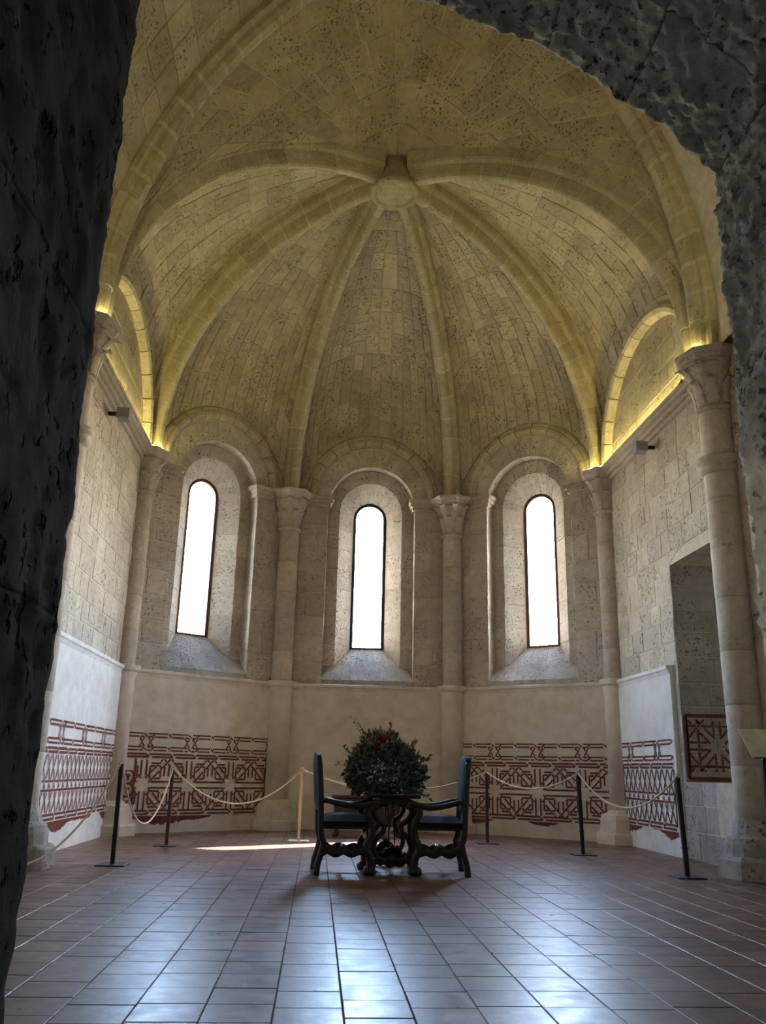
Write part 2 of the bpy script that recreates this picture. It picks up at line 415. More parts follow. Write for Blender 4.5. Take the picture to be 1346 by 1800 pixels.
    pts_o = [(out_, ZS)] + arc(out_, Z3, 20) + [(-out_, ZS)]; pts_i = [(inn, ZS + .06)] + arc(inn, Z3, 20) + [(-inn, ZS + .06)]
    m_ = len(pts_o)
    vv = [X(s, D3 + .02, z) for s, z in pts_o] + [X(s, D3 + .02, z) for s, z in pts_i] + [X(s, D3 + .09, z) for s, z in pts_i] + [X(s, D3 + .09, z) for s, z in pts_o]
    ff = []
    for b0 in range(3):
        for i in range(m_): ff.append((b0 * m_ + i, b0 * m_ + (i + 1) % m_, (b0 + 1) * m_ + (i + 1) % m_, (b0 + 1) * m_ + i))
    def child(o, p): o.parent = p; o.matrix_parent_inverse = Matrix.Translation(-p.location); return o
    child(link('window_frame', vv, ff, frame_mat), win)
    child(link('pane', [X(s, D3 + .06, z) for s, z in pts_i], [tuple(range(m_))], 'glass'), win)
    # daylight portal: guides light sampling through the opening
    ld = bpy.data.lights.new('daylight_portal', 'AREA'); ld.shape = 'RECTANGLE'; ld.size = 2 * R3; ld.size_y = 3.0; ld.cycles.is_portal = True
    lo = bpy.data.objects.new('daylight_portal', ld); col.objects.link(lo)
    lo.matrix_world = Matrix.Translation(X(0, .96, (ZS + Z3 + R3) / 2)) @ Matrix((( e.x, 0, n.x, 0), (e.y, 0, n.y, 0), (0, 1, 0, 0), (0, 0, 0, 1)))
    # plastered dado with rounded cap
    md = MB(); dd = -.07
    rows = [(dd, 0), (dd, HD - .12), (dd - .02, HD - .07), (dd - .045, HD - .05), (dd - .045, HD - .005), (dd - .03, HD), (.03, HD + .004)]
    nx = 10; vv = []
    for i in range(nx + 1):
        s = -L - .05 + (2 * L + .1) * i / nx
        for d, z in rows: vv.append(X(s, d + (rnd(-.004, .004) if z > 0 else 0), z + (rnd(-.004, .004) if z > HD - .06 else 0)))
    m_ = len(rows); ff = [(i * m_ + j, i * m_ + j + 1, (i + 1) * m_ + j + 1, (i + 1) * m_ + j) for i in range(nx) for j in range(m_ - 1)]
    link('plaster_dado', vv, ff, plaster_mat, wall)
    return wall
bay_walls = [bay(C[1], C[2], 'wall_back_left', 'angled apse wall with the window beside the bright left side wall', 'window_1', 'narrow round-headed window in the angled wall on the left', 'frame_brown')]
bay_walls.append(bay(C[2], C[3], 'wall_back', 'middle apse wall behind the flower arrangement', 'window_2', 'narrow round-headed window above the flower arrangement', 'frame_blue'))
bay_walls.append(bay(C[3], C[4], 'wall_back_right', 'angled apse wall beside the arched niche', 'window_3', 'narrow round-headed window with the sunlit white splay', 'frame_brown'))

# ------------------------------------------------------------------ straight side walls
NY0, NY1, NZ0, NZ1 = 9.75, 11.40, .95, 3.86     # niche in the right wall
def side_wall(sx, name, label):
    W = 3.98
    def X(y, d, z): return V((sx * (W + d), y, z))
    mb = MB()
    def rect(y0, y1, z0, z1, d): mb.add([X(y0, d, z0), X(y1, d, z0), X(y1, d, z1), X(y0, d, z1)], [(0, 1, 2, 3)])
    right = sx > 0
    if right:
        rect(8.9, NY0, 0, 13.4, .007); rect(NY1, 14.2, 0, 13.4, .007); rect(NY0, NY1, 0, NZ0, .007); rect(NY0, NY1, NZ1, 13.4, .007)
        mb.box((W + .95, NY0 - .3, 0), (W + 1.1, NY1 + .3, 5), None)
        # niche lining
        mb.add([X(NY0, 0, NZ0), X(NY0, .96, NZ0), X(NY0, .96, NZ1), X(NY0, 0, NZ1)], [(0, 1, 2, 3)])
        mb.add([X(NY1 + .012, 0.01, NZ0), X(NY1 + .012, .96, NZ0), X(NY1 + .012, .96, NZ1 + .3), X(NY1 + .012, 0.01, NZ1 + .3)], [(0, 1, 2, 3)])
        mb.add([X(NY0, 0, NZ0), X(NY1, 0, NZ0), X(NY1, .96, NZ0), X(NY0, .96, NZ0)], [(0, 1, 2, 3)])
    else: rect(8.9, 14.2, 0, 13.4, .007)
    mb.box((sx * (W + 1.2), 2.0, 0), (sx * (W + 1.35), 15.2, 13.4))
    wall = mb.build(name, 'mortar'); struct(wall, label)
    def blk(y0, y1, z0, z1, mat='ashlar', dep=.1, nm='stone', lift=0, gap=.004, bev=.005, **k): block(wall, nm, [X(y0, 0, z0), X(y1, 0, z0), X(y1, 0, z1), X(y0, 0, z1)], [X(y0, dep, z0), X(y1, dep, z0), X(y1, dep, z1), X(y0, dep, z1)], mat, lift=lift, gap=gap, bev=bev, **k)
    zs = split(HD, 5.9, .31, .15); ybk = (8.95, 13.95)
    for k in range(len(zs) - 1):
        z0, z1 = zs[k], zs[k + 1]
        spans = [ybk]
        if right and z0 < NZ1 + .30: spans = [(ybk[0], NY0), (NY1, ybk[1])] if z1 < NZ1 + .45 else spans
        for a, b in spans:
            ys = split(a, b, rnd(.38, .52), .3)
            for i in range(len(ys) - 1): blk(ys[i], ys[i + 1], z0, z1)
        if right and z1 < NZ1 + .45: ztop = z1
    if right:   # flat segmental arch of voussoirs over the niche and its far cheek
        ys = split(NY0, NY1, .24, .1)
        def rise(y): return NZ1 + .20 * (1 - ((y - (NY0 + NY1) / 2) / ((NY1 - NY0) / 2)) ** 2)
        for i in range(len(ys) - 1):
            y0, y1 = ys[i], ys[i + 1]
            block(wall, 'voussoir', [X(y0, 0, rise(y0)), X(y1, 0, rise(y1)), X(y1, 0, ztop), X(y0, 0, ztop)], [X(y0, .95, rise(y0)), X(y1, .95, rise(y1)), X(y1, .95, ztop), X(y0, .95, ztop)], 'ashlar')
        zc = split(NZ0, NZ1 + .04, .34, .1)
        for k in range(len(zc) - 1):
            ds = [0, rnd(.3, .6), .95]
            for i in range(2):
                d0, d1 = ds[i], ds[i + 1]; z0, z1 = zc[k], zc[k + 1]
                block(wall, 'stone', [V((W + d0, NY1, z0)), V((W + d1, NY1, z0)), V((W + d1, NY1, z1)), V((W + d0, NY1, z1))], [V((W + d0, NY1 + .1, z0)), V((W + d1, NY1 + .1, z0)), V((W + d1, NY1 + .1, z1)), V((W + d0, NY1 + .1, z1))], 'rubble', gap=.004, jit=.002)
        # rough low wall below the niche
        for z0, z1 in ((0, .34), (.34, .66), (.66, .95)):
            ys = split(9.3, NY1 + .1, .5, .3)
            for i in range(len(ys) - 1):
                hole = z0 == .66 and i == 1
                blk(ys[i], ys[i + 1], z0, z1, 'rubble', lift=-.16 if hole else rnd(-.01, .02), gap=.003)
    # lunette stones above the cornice
    zs = split(HA + .02, 8.2, .33, .12)
    for k in range(len(zs) - 1):
        ys = split(9.45, 13.75, rnd(.42, .55), .3)
        for i in range(len(ys) - 1):
            yc = (ys[i] + ys[i + 1]) / 2; zc = (zs[k] + zs[k + 1]) / 2
            if ((yc - 11.6) / 2.25) ** 2 + ((zs[k] - HA) / 1.9) ** 2 < 1: blk(ys[i], ys[i + 1], zs[k], zs[k + 1], 'vault')
    # moulded cornice carrying the light strip
    mc = MB()
    for z0, z1, pr_ in ((5.86, 5.92, .05), (5.92, 5.99, .10), (5.99, 6.05, .15), (6.05, 6.10, .17)):
        mc.add([X(9.5, -pr_, z0), X(13.75, -pr_, z0), X(13.75, -pr_, z1), X(9.5, -pr_, z1), X(9.5, .05, z0), X(13.75, .05, z0), X(13.75, .05, z1), X(9.5, .05, z1)], [(0, 1, 2, 3), (0, 4, 5, 1), (3, 2, 6, 7)])
    mc.add([X(9.5, -.17, 6.10), X(13.75, -.17, 6.10), X(13.75, -.14, 6.13), X(9.5, -.14, 6.13), X(13.75, -.12, 6.06), X(9.5, -.12, 6.06)], [(0, 1, 2, 3), (3, 2, 4, 5)])
    mc.build('cornice', 'column', wall)
    # wall rib of two rolls over the lunette, in voussoirs
    fr = empty('wall_rib', X(11.6, 0, HA)); struct(fr, 'double roll wall rib over the lunette beside the ' + ('arched niche' if right else 'bright white wall'))
    nv = 13
    for k in range(nv):
        a0, a1 = pi * k / nv + .005, pi * (k + 1) / nv - .005; vv = []; ns = 3
        prof = [(1.83, .06), (1.83, -.06), (1.86, -.13), (1.92, -.155), (1.97, -.13), (2.0, -.07), (2.02, -.06), (2.04, -.10), (2.09, -.12), (2.13, -.08), (2.15, .06)]
        for i in range(ns + 1):
            a = a0 + (a1 - a0) * i / ns
            for r, d in prof: vv.append(X(11.6 + r * math.cos(a), d, HA + (r - .27) * math.sin(a)))
        m_ = len(prof); ff = [(i * m_ + j, i * m_ + j + 1, (i + 1) * m_ + j + 1, (i + 1) * m_ + j) for i in range(ns) for j in range(m_ - 1)]
        ff += [tuple(range(m_)), tuple(ns * m_ + i for i in range(m_))]
        vo = link('voussoir', vv, ff, 'rib'); vo.parent = fr; vo.matrix_parent_inverse = Matrix.Translation(-fr.location)
    # dado plaster
    y0 = 11.53 if right else 9.7; rows = [(-.06, 0), (-.06, HD - .12), (-.08, HD - .07), (-.105, HD - .05), (-.105, HD - .005), (-.09, HD), (.03, HD + .004)]
    vv = []; nx = 10
    for i in range(nx + 1):
        yy = y0 + (13.9 - y0) * i / nx
        for d, z in rows: vv.append(X(yy, d + (rnd(-.004, .004) if z else 0), z))
    m_ = len(rows); ff = [(i * m_ + j, i * m_ + j + 1, (i + 1) * m_ + j + 1, (i + 1) * m_ + j) for i in range(nx) for j in range(m_ - 1)]
    n0 = len(vv); vv += [X(y0, .05, 0), X(y0, .05, HD)]; ff.append(tuple(range(m_)) + (n0 + 1, n0))
    link('plaster_dado', vv, ff, 'plaster_white', wall)
    return wall
wl = side_wall(-1, 'wall_left', 'bright side wall with painted dado, cut off by the dark pier')
wr = side_wall(1, 'wall_right', 'ashlar side wall with the arched niche and lit cornice')

# choir side walls nearer the viewer, and the vault above them
for sx, nm in ((-1, 'wall_front_left'), (1, 'wall_front_right')):
    mb = MB(); mb.box((sx * 4.12, 2.0, 0), (sx * 5.3, 9.3, 13.4)); wl2 = mb.build(nm, 'plaster_white' if sx < 0 else 'plaster'); mc = MB()
    for z0, z1, pr_ in ((5.78, 5.88, .18), (5.88, 5.99, .34), (5.99, 6.10, .52)): mc.box((sx * (4.12 - pr_), 3.0, z0), (sx * 4.2, 8.2, z1))
    mc.build('cornice', 'column', wl2)
    struct(wl2, 'plain side wall between entrance arch and apse, ' + ('behind the dark pier' if sx < 0 else 'behind the sign'))

# ------------------------------------------------------------------ vault webs
TC, TR = 4.14, 7.84
def trans(t, off=0):
    x_, z_ = trans0(t, off); return x_ + .05 * (z_ - HA), z_
def trans0(t, off=0):      # pointed transverse arch, t 0..1 from right springing to left
    zap = math.sqrt(TR * TR - TC * TC); amax = math.atan2(zap, TC)
    if t <= .5: a = amax * t * 2; sg = 1
    else: a = amax * (1 - t) * 2; sg = -1
    r = TR + off
    return sg * (-TC + r * math.cos(a)), HA + r * math.sin(a)
def web(Fn, zbp, linear, name, label, n0, mat='vault', step=.5):
    def S(t, v):
        f = Fn(t); rr = 1 - v
        q = max(0.0, min(1.0, rr))
        # even arc-length feel
        a = v * pi / 2; qe = math.cos(a); he = math.sin(a)
        ql, hl = 1 - v, v
        wgt = linear * math.sin(pi * t) ** .8
        qq = qe * (1 - wgt) + ql * wgt; hh = he * (1 - wgt) + hl * wgt
        return V((BOSS.x + (f.x - BOSS.x) * qq, BOSS.y + (f.y - BOSS.y) * qq, f.z + (zbp - f.z) * hh))
    cen = V((0, 11.4, 7.0))
    nt_, nv_ = 40, 24; vv = []; 
    for i in range(nt_ + 1):
        for j in range(nv_ + 1):
            p = S(i / nt_, j / nv_ * .99); vv.append(p + (p - cen).normalized() * .012)
    ff = [(i * (nv_ + 1) + j, i * (nv_ + 1) + j + 1, (i + 1) * (nv_ + 1) + j + 1, (i + 1) * (nv_ + 1) + j) for i in range(nt_) for j in range(nv_)]
    o = link(name, vv, ff, 'mortar', smooth=True); struct(o, label)
    zones = [(0, .34, n0), (.34, .58, max(4, int(n0 * .75))), (.58, .78, max(3, int(n0 * .5))), (.78, .95, max(2, int(n0 * .28)))]
    for v0, v1, n in zones:
        ts = split(.015, .985, .97 / n, .12)
        for i in range(n):
            t0, t1 = ts[i], ts[i + 1]; tm_ = (t0 + t1) / 2
            ln = sum((S(tm_, v0 + (v1 - v0) * (k + 1) / 6) - S(tm_, v0 + (v1 - v0) * k / 6)).length for k in range(6))
            vs_ = split(v0, v1, (v1 - v0) / max(1, round(ln / (step * rnd(.8, 1.2)))), .25)
            for k in range(len(vs_) - 1):
                c4 = [S(t0, vs_[k]), S(t1, vs_[k]), S(t1, vs_[k + 1]), S(t0, vs_[k + 1])]
                if (c4[0] - c4[1]).length < .03 and (c4[2] - c4[3]).length < .03: continue
                bk = [p + (p - cen).normalized() * .06 for p in c4]
                block(o, 'stone', c4, bk, mat, gap=.004, bev=.006, jit=.004)
    return o
ZW = ZB + .46
def bay_fn(i):
    X, L, e, n, mid = bays[i]
    def f(t):
        a = pi * (1 - t) if True else 0
        return X(-(1.29 + .24 * (1 - math.sin(a))) * -math.cos(a) * 1.0 if False else (1.29 + .2 * (1 - math.sin(a)) ** 2) * math.cos(a), -.02, HA + 1.29 * math.sin(a))
    return f
webs = [('above the window on the left', 0), ('above the middle window', 1), ('above the sunlit window', 2)]
for lab, i in webs: web(bay_fn(i), ZW, .12, 'vault_web', 'tapering vault cell ' + lab, 17, step=.45)
for sx, lab in ((-1, 'above the left lunette'), (1, 'above the right lunette')):
    web(lambda t, sx=sx: V((sx * 3.96, 11.6 + 2.12 * math.cos(pi * t) * (1 + .04 * (1 - math.sin(pi * t))), HA + 1.86 * math.sin(pi * t))), ZW, .15, 'vault_web', 'broad vault cell ' + lab, 19, step=.45)
def front_fn(t):
    x_, z_ = trans(t); return V((x_, 9.42, z_))
web(front_fn, ZW, .9, 'vault_web', 'pale stone vault cell in front of the boss, cut by the entrance arch', 30, step=.5)
# barrel beyond the transverse arch
mb = MB(); nn = 48
pr_ = [trans(i / nn, .15) for i in range(nn + 1)]
vv = [V((x_, y_, z_)) for x_, z_ in pr_ for y_ in (9.2, 2.0)]
barrel = link('vault_web', vv, [(2 * i, 2 * i + 1, 2 * i + 3, 2 * i + 2) for i in range(nn)], 'mortar', smooth=True); struct(barrel, 'pointed barrel vault nearest the viewer beyond the transverse arch')
ts = split(.52, .98, .027, .1)
for i in range(len(ts) - 1):
    ys = split(9.15, 6.2, .62, .3)
    for k in range(len(ys) - 1):
        def P(t, y, o=.135): 
            a = trans(t, o); return V((a[0], y, a[1]))
        block(barrel, 'stone', [P(ts[i], ys[k]), P(ts[i + 1], ys[k]), P(ts[i + 1], ys[k + 1]), P(ts[i], ys[k + 1])], [P(ts[i], ys[k], .19), P(ts[i + 1], ys[k], .19), P(ts[i + 1], ys[k + 1], .19), P(ts[i], ys[k + 1], .19)], 'vault', gap=.004, bev=.006)
rf = MB().box((-6, 1.5, 13.4), (6, 18, 13.6)).build('ceiling', 'mortar'); struct(rf, 'roof slab above the vaults')

# ------------------------------------------------------------------ ribs
RIBP = [(-.16, .54), (-.16, .30), (-.145, .265), (-.11, .25), (-.085, .24), (-.08, .09), (-.062, .03), (-.035, .006), (0, 0), (.035, .006), (.062, .03), (.08, .09), (.085, .24), (.11, .25), (.145, .265), (.16, .30), (.16, .54)]
def rib(path, nrmf, side, name, label, nv, prof=RIBP, mat='rib'):
    """path(u) u 0..1 intrados point; nrmf(u) outward normal in the rib plane"""
    core = MB(); n = 40; pc = [(a * .96, b + .006) for a, b in prof]; vv = []
    for i in range(n + 1):
        u = i / n; p = path(u); q = nrmf(u)
        for a, b in pc: vv.append(p + side * a + q * b)
    m_ = len(prof); ff = [(i * m_ + j, i * m_ + j + 1, (i + 1) * m_ + j + 1, (i + 1) * m_ + j) for i in range(n) for j in range(m_ - 1)]
    o = link(name, vv, ff, 'mortar', smooth=False); struct(o, label)
    us = split(0, 1, 1 / nv, .14)
    for k in range(nv):
        u0, u1 = us[k] + .0021, us[k + 1] - .0021; vv = []; ns = 3; dj = rnd(-.006, .006); ds = rnd(-.004, .004)
        for i in range(ns + 1):
            u = u0 + (u1 - u0) * i / ns; p = path(u) + side * ds; q = nrmf(u)
            for a, b in prof: vv.append(p + side * a + q * (b + dj))
        ff = [(i * m_ + j, i * m_ + j + 1, (i + 1) * m_ + j + 1, (i + 1) * m_ + j) for i in range(ns) for j in range(m_ - 1)]
        ff += [tuple(range(m_)), tuple(ns * m_ + i for i in range(m_))[::-1]]
        link('voussoir', vv, ff, mat, o)
    return o
riblab = ['rising from behind the dark pier on the left', 'rising between left lunette and left window', 'rising between the left and middle windows', 'rising between the middle and sunlit windows', 'rising between sunlit window and right lunette', 'rising from the tall ringed column on the right']
for i, c in enumerate(C):
    d = (c - BOSS); dist = d.length; d.normalize(); side = V((-d.y, d.x, 0)); Sx = dist - .30; Hz = ZB - HA
    am = math.asin(.26 / Sx)
    def path(u, d=d, Sx=Sx, Hz=Hz, am=am):
        a = pi / 2 - u * (pi / 2 - am); return BOSS + d * (Sx * math.sin(a)) + V((0, 0, HA + Hz * math.cos(a)))
    def nrm(u, d=d, Sx=Sx, Hz=Hz, am=am):
        a = pi / 2 - u * (pi / 2 - am); return (d * (math.sin(a) * Hz) + V((0, 0, math.cos(a) * Sx))).normalized()
    rib(path, nrm, side, 'vault_rib', 'moulded stone vault rib ' + riblab[i], 15)
TP = [(-.22, .30), (-.22, .14), (-.18, .11), (-.14, .10), (-.13, .05), (-.08, .0), (0, -.02), (.08, .0), (.13, .05), (.14, .10), (.18, .11), (.22, .14), (.22, .30)]
def tpath(u): a = trans(u); return V((a[0], 9.32, a[1]))
def tn(u):
    zap = math.sqrt(TR * TR - TC * TC); amax = math.atan2(zap, TC); a = amax * u * 2 if u <= .5 else amax * (1 - u) * 2
    return V((math.cos(a) * (1 if u <= .5 else -1), 0, math.sin(a)))
rib(lambda u: tpath(u) - tn(u) * .08, tn, V((0, 1, 0)), 'transverse_arch', 'broad pointed transverse arch crossing in front of the apse vault', 40, TP)

# boss
bo = empty('vault_boss', (0, 11.6, 9.8)); tag(bo, 'round stone boss where the vault ribs meet', 'boss')
def sub(o, p): o.parent = p; o.matrix_parent_inverse = Matrix.Translation(-p.location); return o
mb = MB(); mb.lathe((0, 11.6, 0), [(.24, 10.42), (.28, 10.14), (.34, 9.99), (.40, 9.91), (.39, 9.86), (.355, 9.83), (.315, 9.85), (.285, 9.90)], 32); sub(mb.build('rim', 'rib', None, True), bo)
vv = []; ff = []; nr = 8
for k in range(nr + 1):
    for i in range(28):
        a = 2 * pi * i / 28; r = .29 * k / nr; p = V((r * math.cos(a), 11.6 + r * math.sin(a), 9.875)); p.z += .012 * noise.noise(p * 14); vv.append(p)
ff = [(k * 28 + i, k * 28 + (i + 1) % 28, (k + 1) * 28 + (i + 1) % 28, (k + 1) * 28 + i) for k in range(nr) for i in range(28)]
sub(link('face', vv, ff, 'rib'), bo)

# ------------------------------------------------------------------ columns
def column(p, label, dado, ring=False, r=.185, base_mat='plaster'):
    t = empty('column', (p.x, p.y, 0)); tag(t, label, 'column', 'engaged columns of the apse')
    T = lambda o: sub(o, t)
    face = math.atan2(BOSS.y - p.y, BOSS.x - p.x)
    oct0 = face + pi / 8
    c = (p.x, p.y, 0)
    if dado:
        T(MB().lathe(c, [(.46, 0), (.46, .14), (.44, .17)], 8, oct0).build('plinth', base_mat))
        T(MB().lathe(c, [(.40, .17), (.38, .36), (.36, .42), (.27, .45), (.26, .47), (.22, .49)], 8, oct0).build('base', base_mat))
        T(MB().lathe(c, [(.205, .47), (.205, 2.28), (.215, 2.34), (.235, 2.40)], 24).build('plastered_shaft', base_mat, None, True))
        T(MB().lathe(c, [(.24, 2.39), (.29, 2.42), (.295, 2.49), (.27, 2.505), (.15, 2.51)], 8, oct0).build('ledge', base_mat))
        z = 2.50
    else:
        T(MB().lathe(c, [(.44, 0), (.43, .18), (.40, .22)], 8, oct0).build('plinth', 'rubble'))
        T(MB().lathe(c, [(.35, .21), (.34, .34), (.32, .40), (.27, .44), (.25, .50), (.21, .60)], 16, oct0).build('base', 'rubble'))
        z = .58
    zs = split(z, 5.33, .62, .12)
    for k in range(len(zs) - 1):
        g = .004; rr = r + rnd(-.002, .002)
        T(MB().lathe(c, [(rr - .006, zs[k] + g * .3), (rr, zs[k] + g + .004), (rr, zs[k + 1] - g - .004), (rr - .006, zs[k + 1] - g * .3)], 24).build('drum', 'column', None, True))
    if ring:
        T(MB().lathe(c, [(r, 4.50), (r + .05, 4.53), (r + .055, 4.57), (r + .03, 4.60), (r + .075, 4.63), (r + .085, 4.68), (r + .06, 4.72), (r, 4.74)], 24).build('ring', 'column', None, True))
    cap = T(MB().lathe(c, [(r + .005, 5.30), (r + .035, 5.32), (r + .035, 5.35), (r + .01, 5.37), (r + .015, 5.55), (r + .05, 5.72), (r + .11, 5.86), (r + .13, 5.91)], 24).build('capital', 'column', None, True))
    for tier, (z0, z1, n, wd, out) in enumerate(((5.38, 5.70, 8, .12, .10), (5.50, 5.92, 8, .12, .17))):
        for k in range(n):
            a = face + 2 * pi * (k + .5 * tier) / n; ml = []
            dirv = V((math.cos(a), math.sin(a), 0)); tv = V((-dirv.y, dirv.x, 0)); vv = []
            for i in range(7):
                u = i / 6; zz = z0 + (z1 - z0) * min(1, u * 1.18) - (.05 * max(0, u - .8) / .2)
                rad = r + .02 + out * u ** 2 + (.035 if i >= 5 else 0) + tier * .02 * u
                hw = wd * (math.sin(pi * (.25 + .7 * u)) ** .7) * (1.15 if i % 2 else .85) * .62
                for s_, o_ in ((-1, -.012), (0, .012), (1, -.012)): vv.append(V((p.x, p.y, zz)) + dirv * (rad + o_) + tv * (hw * s_))
            ff = [(3 * i + j, 3 * i + j + 1, 3 * i + j + 4, 3 * i + j + 3) for i in range(6) for j in range(2)]
            lf = link('leaf', vv, ff, 'column', None, True); sub(lf, t); lf.parent = cap; lf.matrix_parent_inverse = Matrix.Translation((0, 0, 0)); lf.location = (-p.x, -p.y, 0) if False else lf.location
            lf.parent = cap; lf.matrix_parent_inverse = cap.matrix_parent_inverse @ Matrix.Identity(4) if False else Matrix.Identity(4)
    # abacus, three stepped mouldings on a polygon
    T(MB().lathe(c, [(r + .10, 5.88), (r + .14, 5.90), (r + .15, 5.945), (r + .17, 5.95), (r + .20, 6.0), (r + .215, 6.005), (r + .235, 6.03), (r + .235, HA - .005), (r + .2, HA)], 8, oct0).build('abacus', 'column'))
    return t
collab = ['column mostly hidden behind the dark pier', 'column between the bright side wall and the left window', 'column between left and middle windows, left of the flowers', 'column between middle and sunlit windows, behind right chair', 'column between the sunlit window and right side wall', 'tall ringed column in front of the arched niche']
for i, c in enumerate(C):
    column(c, collab[i], 0 < i < 5, ring=i in (0, 5), r=.185 if 0 < i < 5 else .205)

# ------------------------------------------------------------------ LED strips
def led(name, pts, label, wdt=.03):
    e = empty(name, pts[0]); tag(e, label, 'light strip', 'hidden warm light strips')
    a = MB()
    for i in range(len(pts) - 1):
        p, q = V(pts[i]), V(pts[i + 1]); s = (q - p).normalized().cross(V((0, 0, 1))) * wdt / 2
        a.add([p - s, q - s, q + s, p + s], [(0, 1, 2, 3)])
    sub(a.build('diodes', 'led'), e)
    b = MB()
    for i in range(len(pts) - 1):
        p, q = V(pts[i]), V(pts[i + 1]); s = (q - p).normalized().cross(V((0, 0, 1))) * wdt * .7; dz = V((0, 0, .012)); z1 = V((0, 0, .004))
        b.add([p - s - dz, q - s - dz, q + s - dz, p + s - dz, p - s - z1, q - s - z1, q + s - z1, p + s - z1], [(0, 1, 2, 3), (4, 5, 6, 7), (0, 1, 5, 4), (1, 2, 6, 5), (2, 3, 7, 6), (3, 0, 4, 7)])
    sub(b.build('casing', 'led_case'), e)
led('light_strip', [(-3.90, 9.75, 6.125), (-3.90, 13.55, 6.125)], 'warm light strip lying on the cornice of the left wall')
led('light_strip', [(3.90, 9.75, 6.125), (3.90, 13.55, 6.125)], 'warm light strip lying on the cornice of the right wall')
led('light_strip', [(-3.70, 5.5, 6.125), (-3.70, 8.1, 6.125)], 'warm light strip on the cornice behind the dark pier')
led('light_strip', [(3.70, 5.5, 6.125), (3.70, 8.1, 6.125)], 'warm light strip on the cornice hidden behind the entrance arch')
for i, lab in ((0, 'hidden column'), (1, 'column by the left window'), (4, 'column right of the sunlit window'), (5, 'tall ringed column')):
    d = (BOSS - C[i]).normalized(); a = math.atan2(d.y, d.x)
    pts = [C[i] + V((math.cos(a + k * .28) * .345, math.sin(a + k * .28) * .345, HA + .016)) for k in range(-5, 6)]
    led('light_strip', pts, 'short warm light strip on the abacus of the ' + lab, .02)
exec_rest = True

# ------------------------------------------------------------------ entrance: rough arch and dark pier
def rough(parent, name, S, a0, a1, b0, b1, na, nb, mat, amp=.02, edge=.018, dep=.12):
    vv = []; 
    for i in range(na + 1):
        for j in range(nb + 1):
            a = a0 + (a1 - a0) * i / na; b = b0 + (b1 - b0) * j / nb; p, n_ = S(a, b)
            ed = min(i, na - i, j, nb - j)
            k = -edge if ed == 0 else 0
            h = amp * (noise.fractal(p * 3.5, 1.0, 2.1, 5) * .8 + .45 * noise.noise(p * 19) + .35 * noise.noise(p * 41) + .25 * noise.noise(p * 77)) + k
            lat = V((noise.noise(p * 13 + V((9, 0, 0))), noise.noise(p * 13 + V((0, 7, 0))), noise.noise(p * 13 + V((0, 0, 5))))) * .006
            vv.append(p + n_ * h + lat)
    m_ = nb + 1; ff = [(i * m_ + j, i * m_ + j + 1, (i + 1) * m_ + j + 1, (i + 1) * m_ + j) for i in range(na) for j in range(nb)]
    rim = [(i, 0) for i in range(na + 1)] + [(na, j) for j in range(1, nb + 1)] + [(i, nb) for i in range(na - 1, -1, -1)] + [(0, j) for j in range(nb - 1, 0, -1)]
    s0 = len(vv)
    for i, j in rim:
        a = a0 + (a1 - a0) * i / na; b = b0 + (b1 - b0) * j / nb; p, n_ = S(a, b); vv.append(p - n_ * dep)
    m2 = len(rim)
    for k in range(m2):
        i, j = rim[k]; i2, j2 = rim[(k + 1) % m2]; ff.append((i * m_ + j, i2 * m_ + j2, s0 + (k + 1) % m2, s0 + k))
    return link(name, vv, ff, mat, parent, True)
AX, AZ, AR = -1.12, 2.06, 2.34; AH = .74 - AX; AA = math.asin(AH / AR); ZSP = AZ + AR * math.cos(AA)
LT = ZSP + 2 * AA * AR + ZSP
def outline(a):      # arc length from the right foot round to the left foot -> point(x,z), inward normal
    if a < ZSP: return V((AX + AH, 0, a)), V((-1, 0, 0))
    if a > ZSP + 2 * AA * AR: return V((AX - AH, 0, LT - a)), V((1, 0, 0))
    th = AA - (a - ZSP) / AR
    return V((AX + AR * math.sin(th), 0, AZ + AR * math.cos(th))), V((-math.sin(th), 0, -math.cos(th)))
mb = MB(); n = 60; inn = []; outp = []
for i in range(n + 1):
    p, q = outline(LT * i / n); p = p - q * .05; inn.append(p)
    d = p - V((AX, 0, 1.8)); k = max(abs(d.x) / 6.5, abs(d.z) / 11.7 if d.z > 0 else 0, 1e-6); outp.append(V((AX, 0, 1.8)) + d / k if d.z > 0 else V((AX + math.copysign(6.5, d.x), 0, p.z)))
for y_ in (2.0, 2.97):
    vv = [V((p.x, y_, p.z)) for p in inn] + [V((p.x, y_, p.z)) for p in outp]; m_ = n + 1
    mb.add(vv, [(i, i + 1, m_ + i + 1, m_ + i) for i in range(n)])
mb.add([V((p.x, y_, p.z)) for p in inn for y_ in (2.0, 2.97)], [(2 * i, 2 * i + 1, 2 * i + 3, 2 * i + 2) for i in range(n)])
mb.box((-6, 2.0, 12.5), (6, 2.97, 13.6))
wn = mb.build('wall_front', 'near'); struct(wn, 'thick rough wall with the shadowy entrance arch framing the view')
def SR(a, b):
    p, q = outline(a); return V((p.x, b, p.z)), q
def ang_split():
    out = split(0, ZSP, .52, .1); ar = split(ZSP, ZSP + 2 * AA * AR, .46, .1); return out + ar[1:] + [LT - z for z in out[::-1]][1:]
aa = ang_split()
for k in range(len(aa) - 1):
    ym = 2.42 + rnd(-.1, .1); near_vis = aa[k] < ZSP + AA * AR * 1.3
    for b0, b1 in ((ym + .001, 3.0), (2.0, ym - .001)):
        rough(wn, 'stone', SR, aa[k] + .001, aa[k + 1] - .001, b0, b1, 36 if near_vis else 6, 40 if near_vis else 6, 'near', .04 if near_vis else .02, .006)
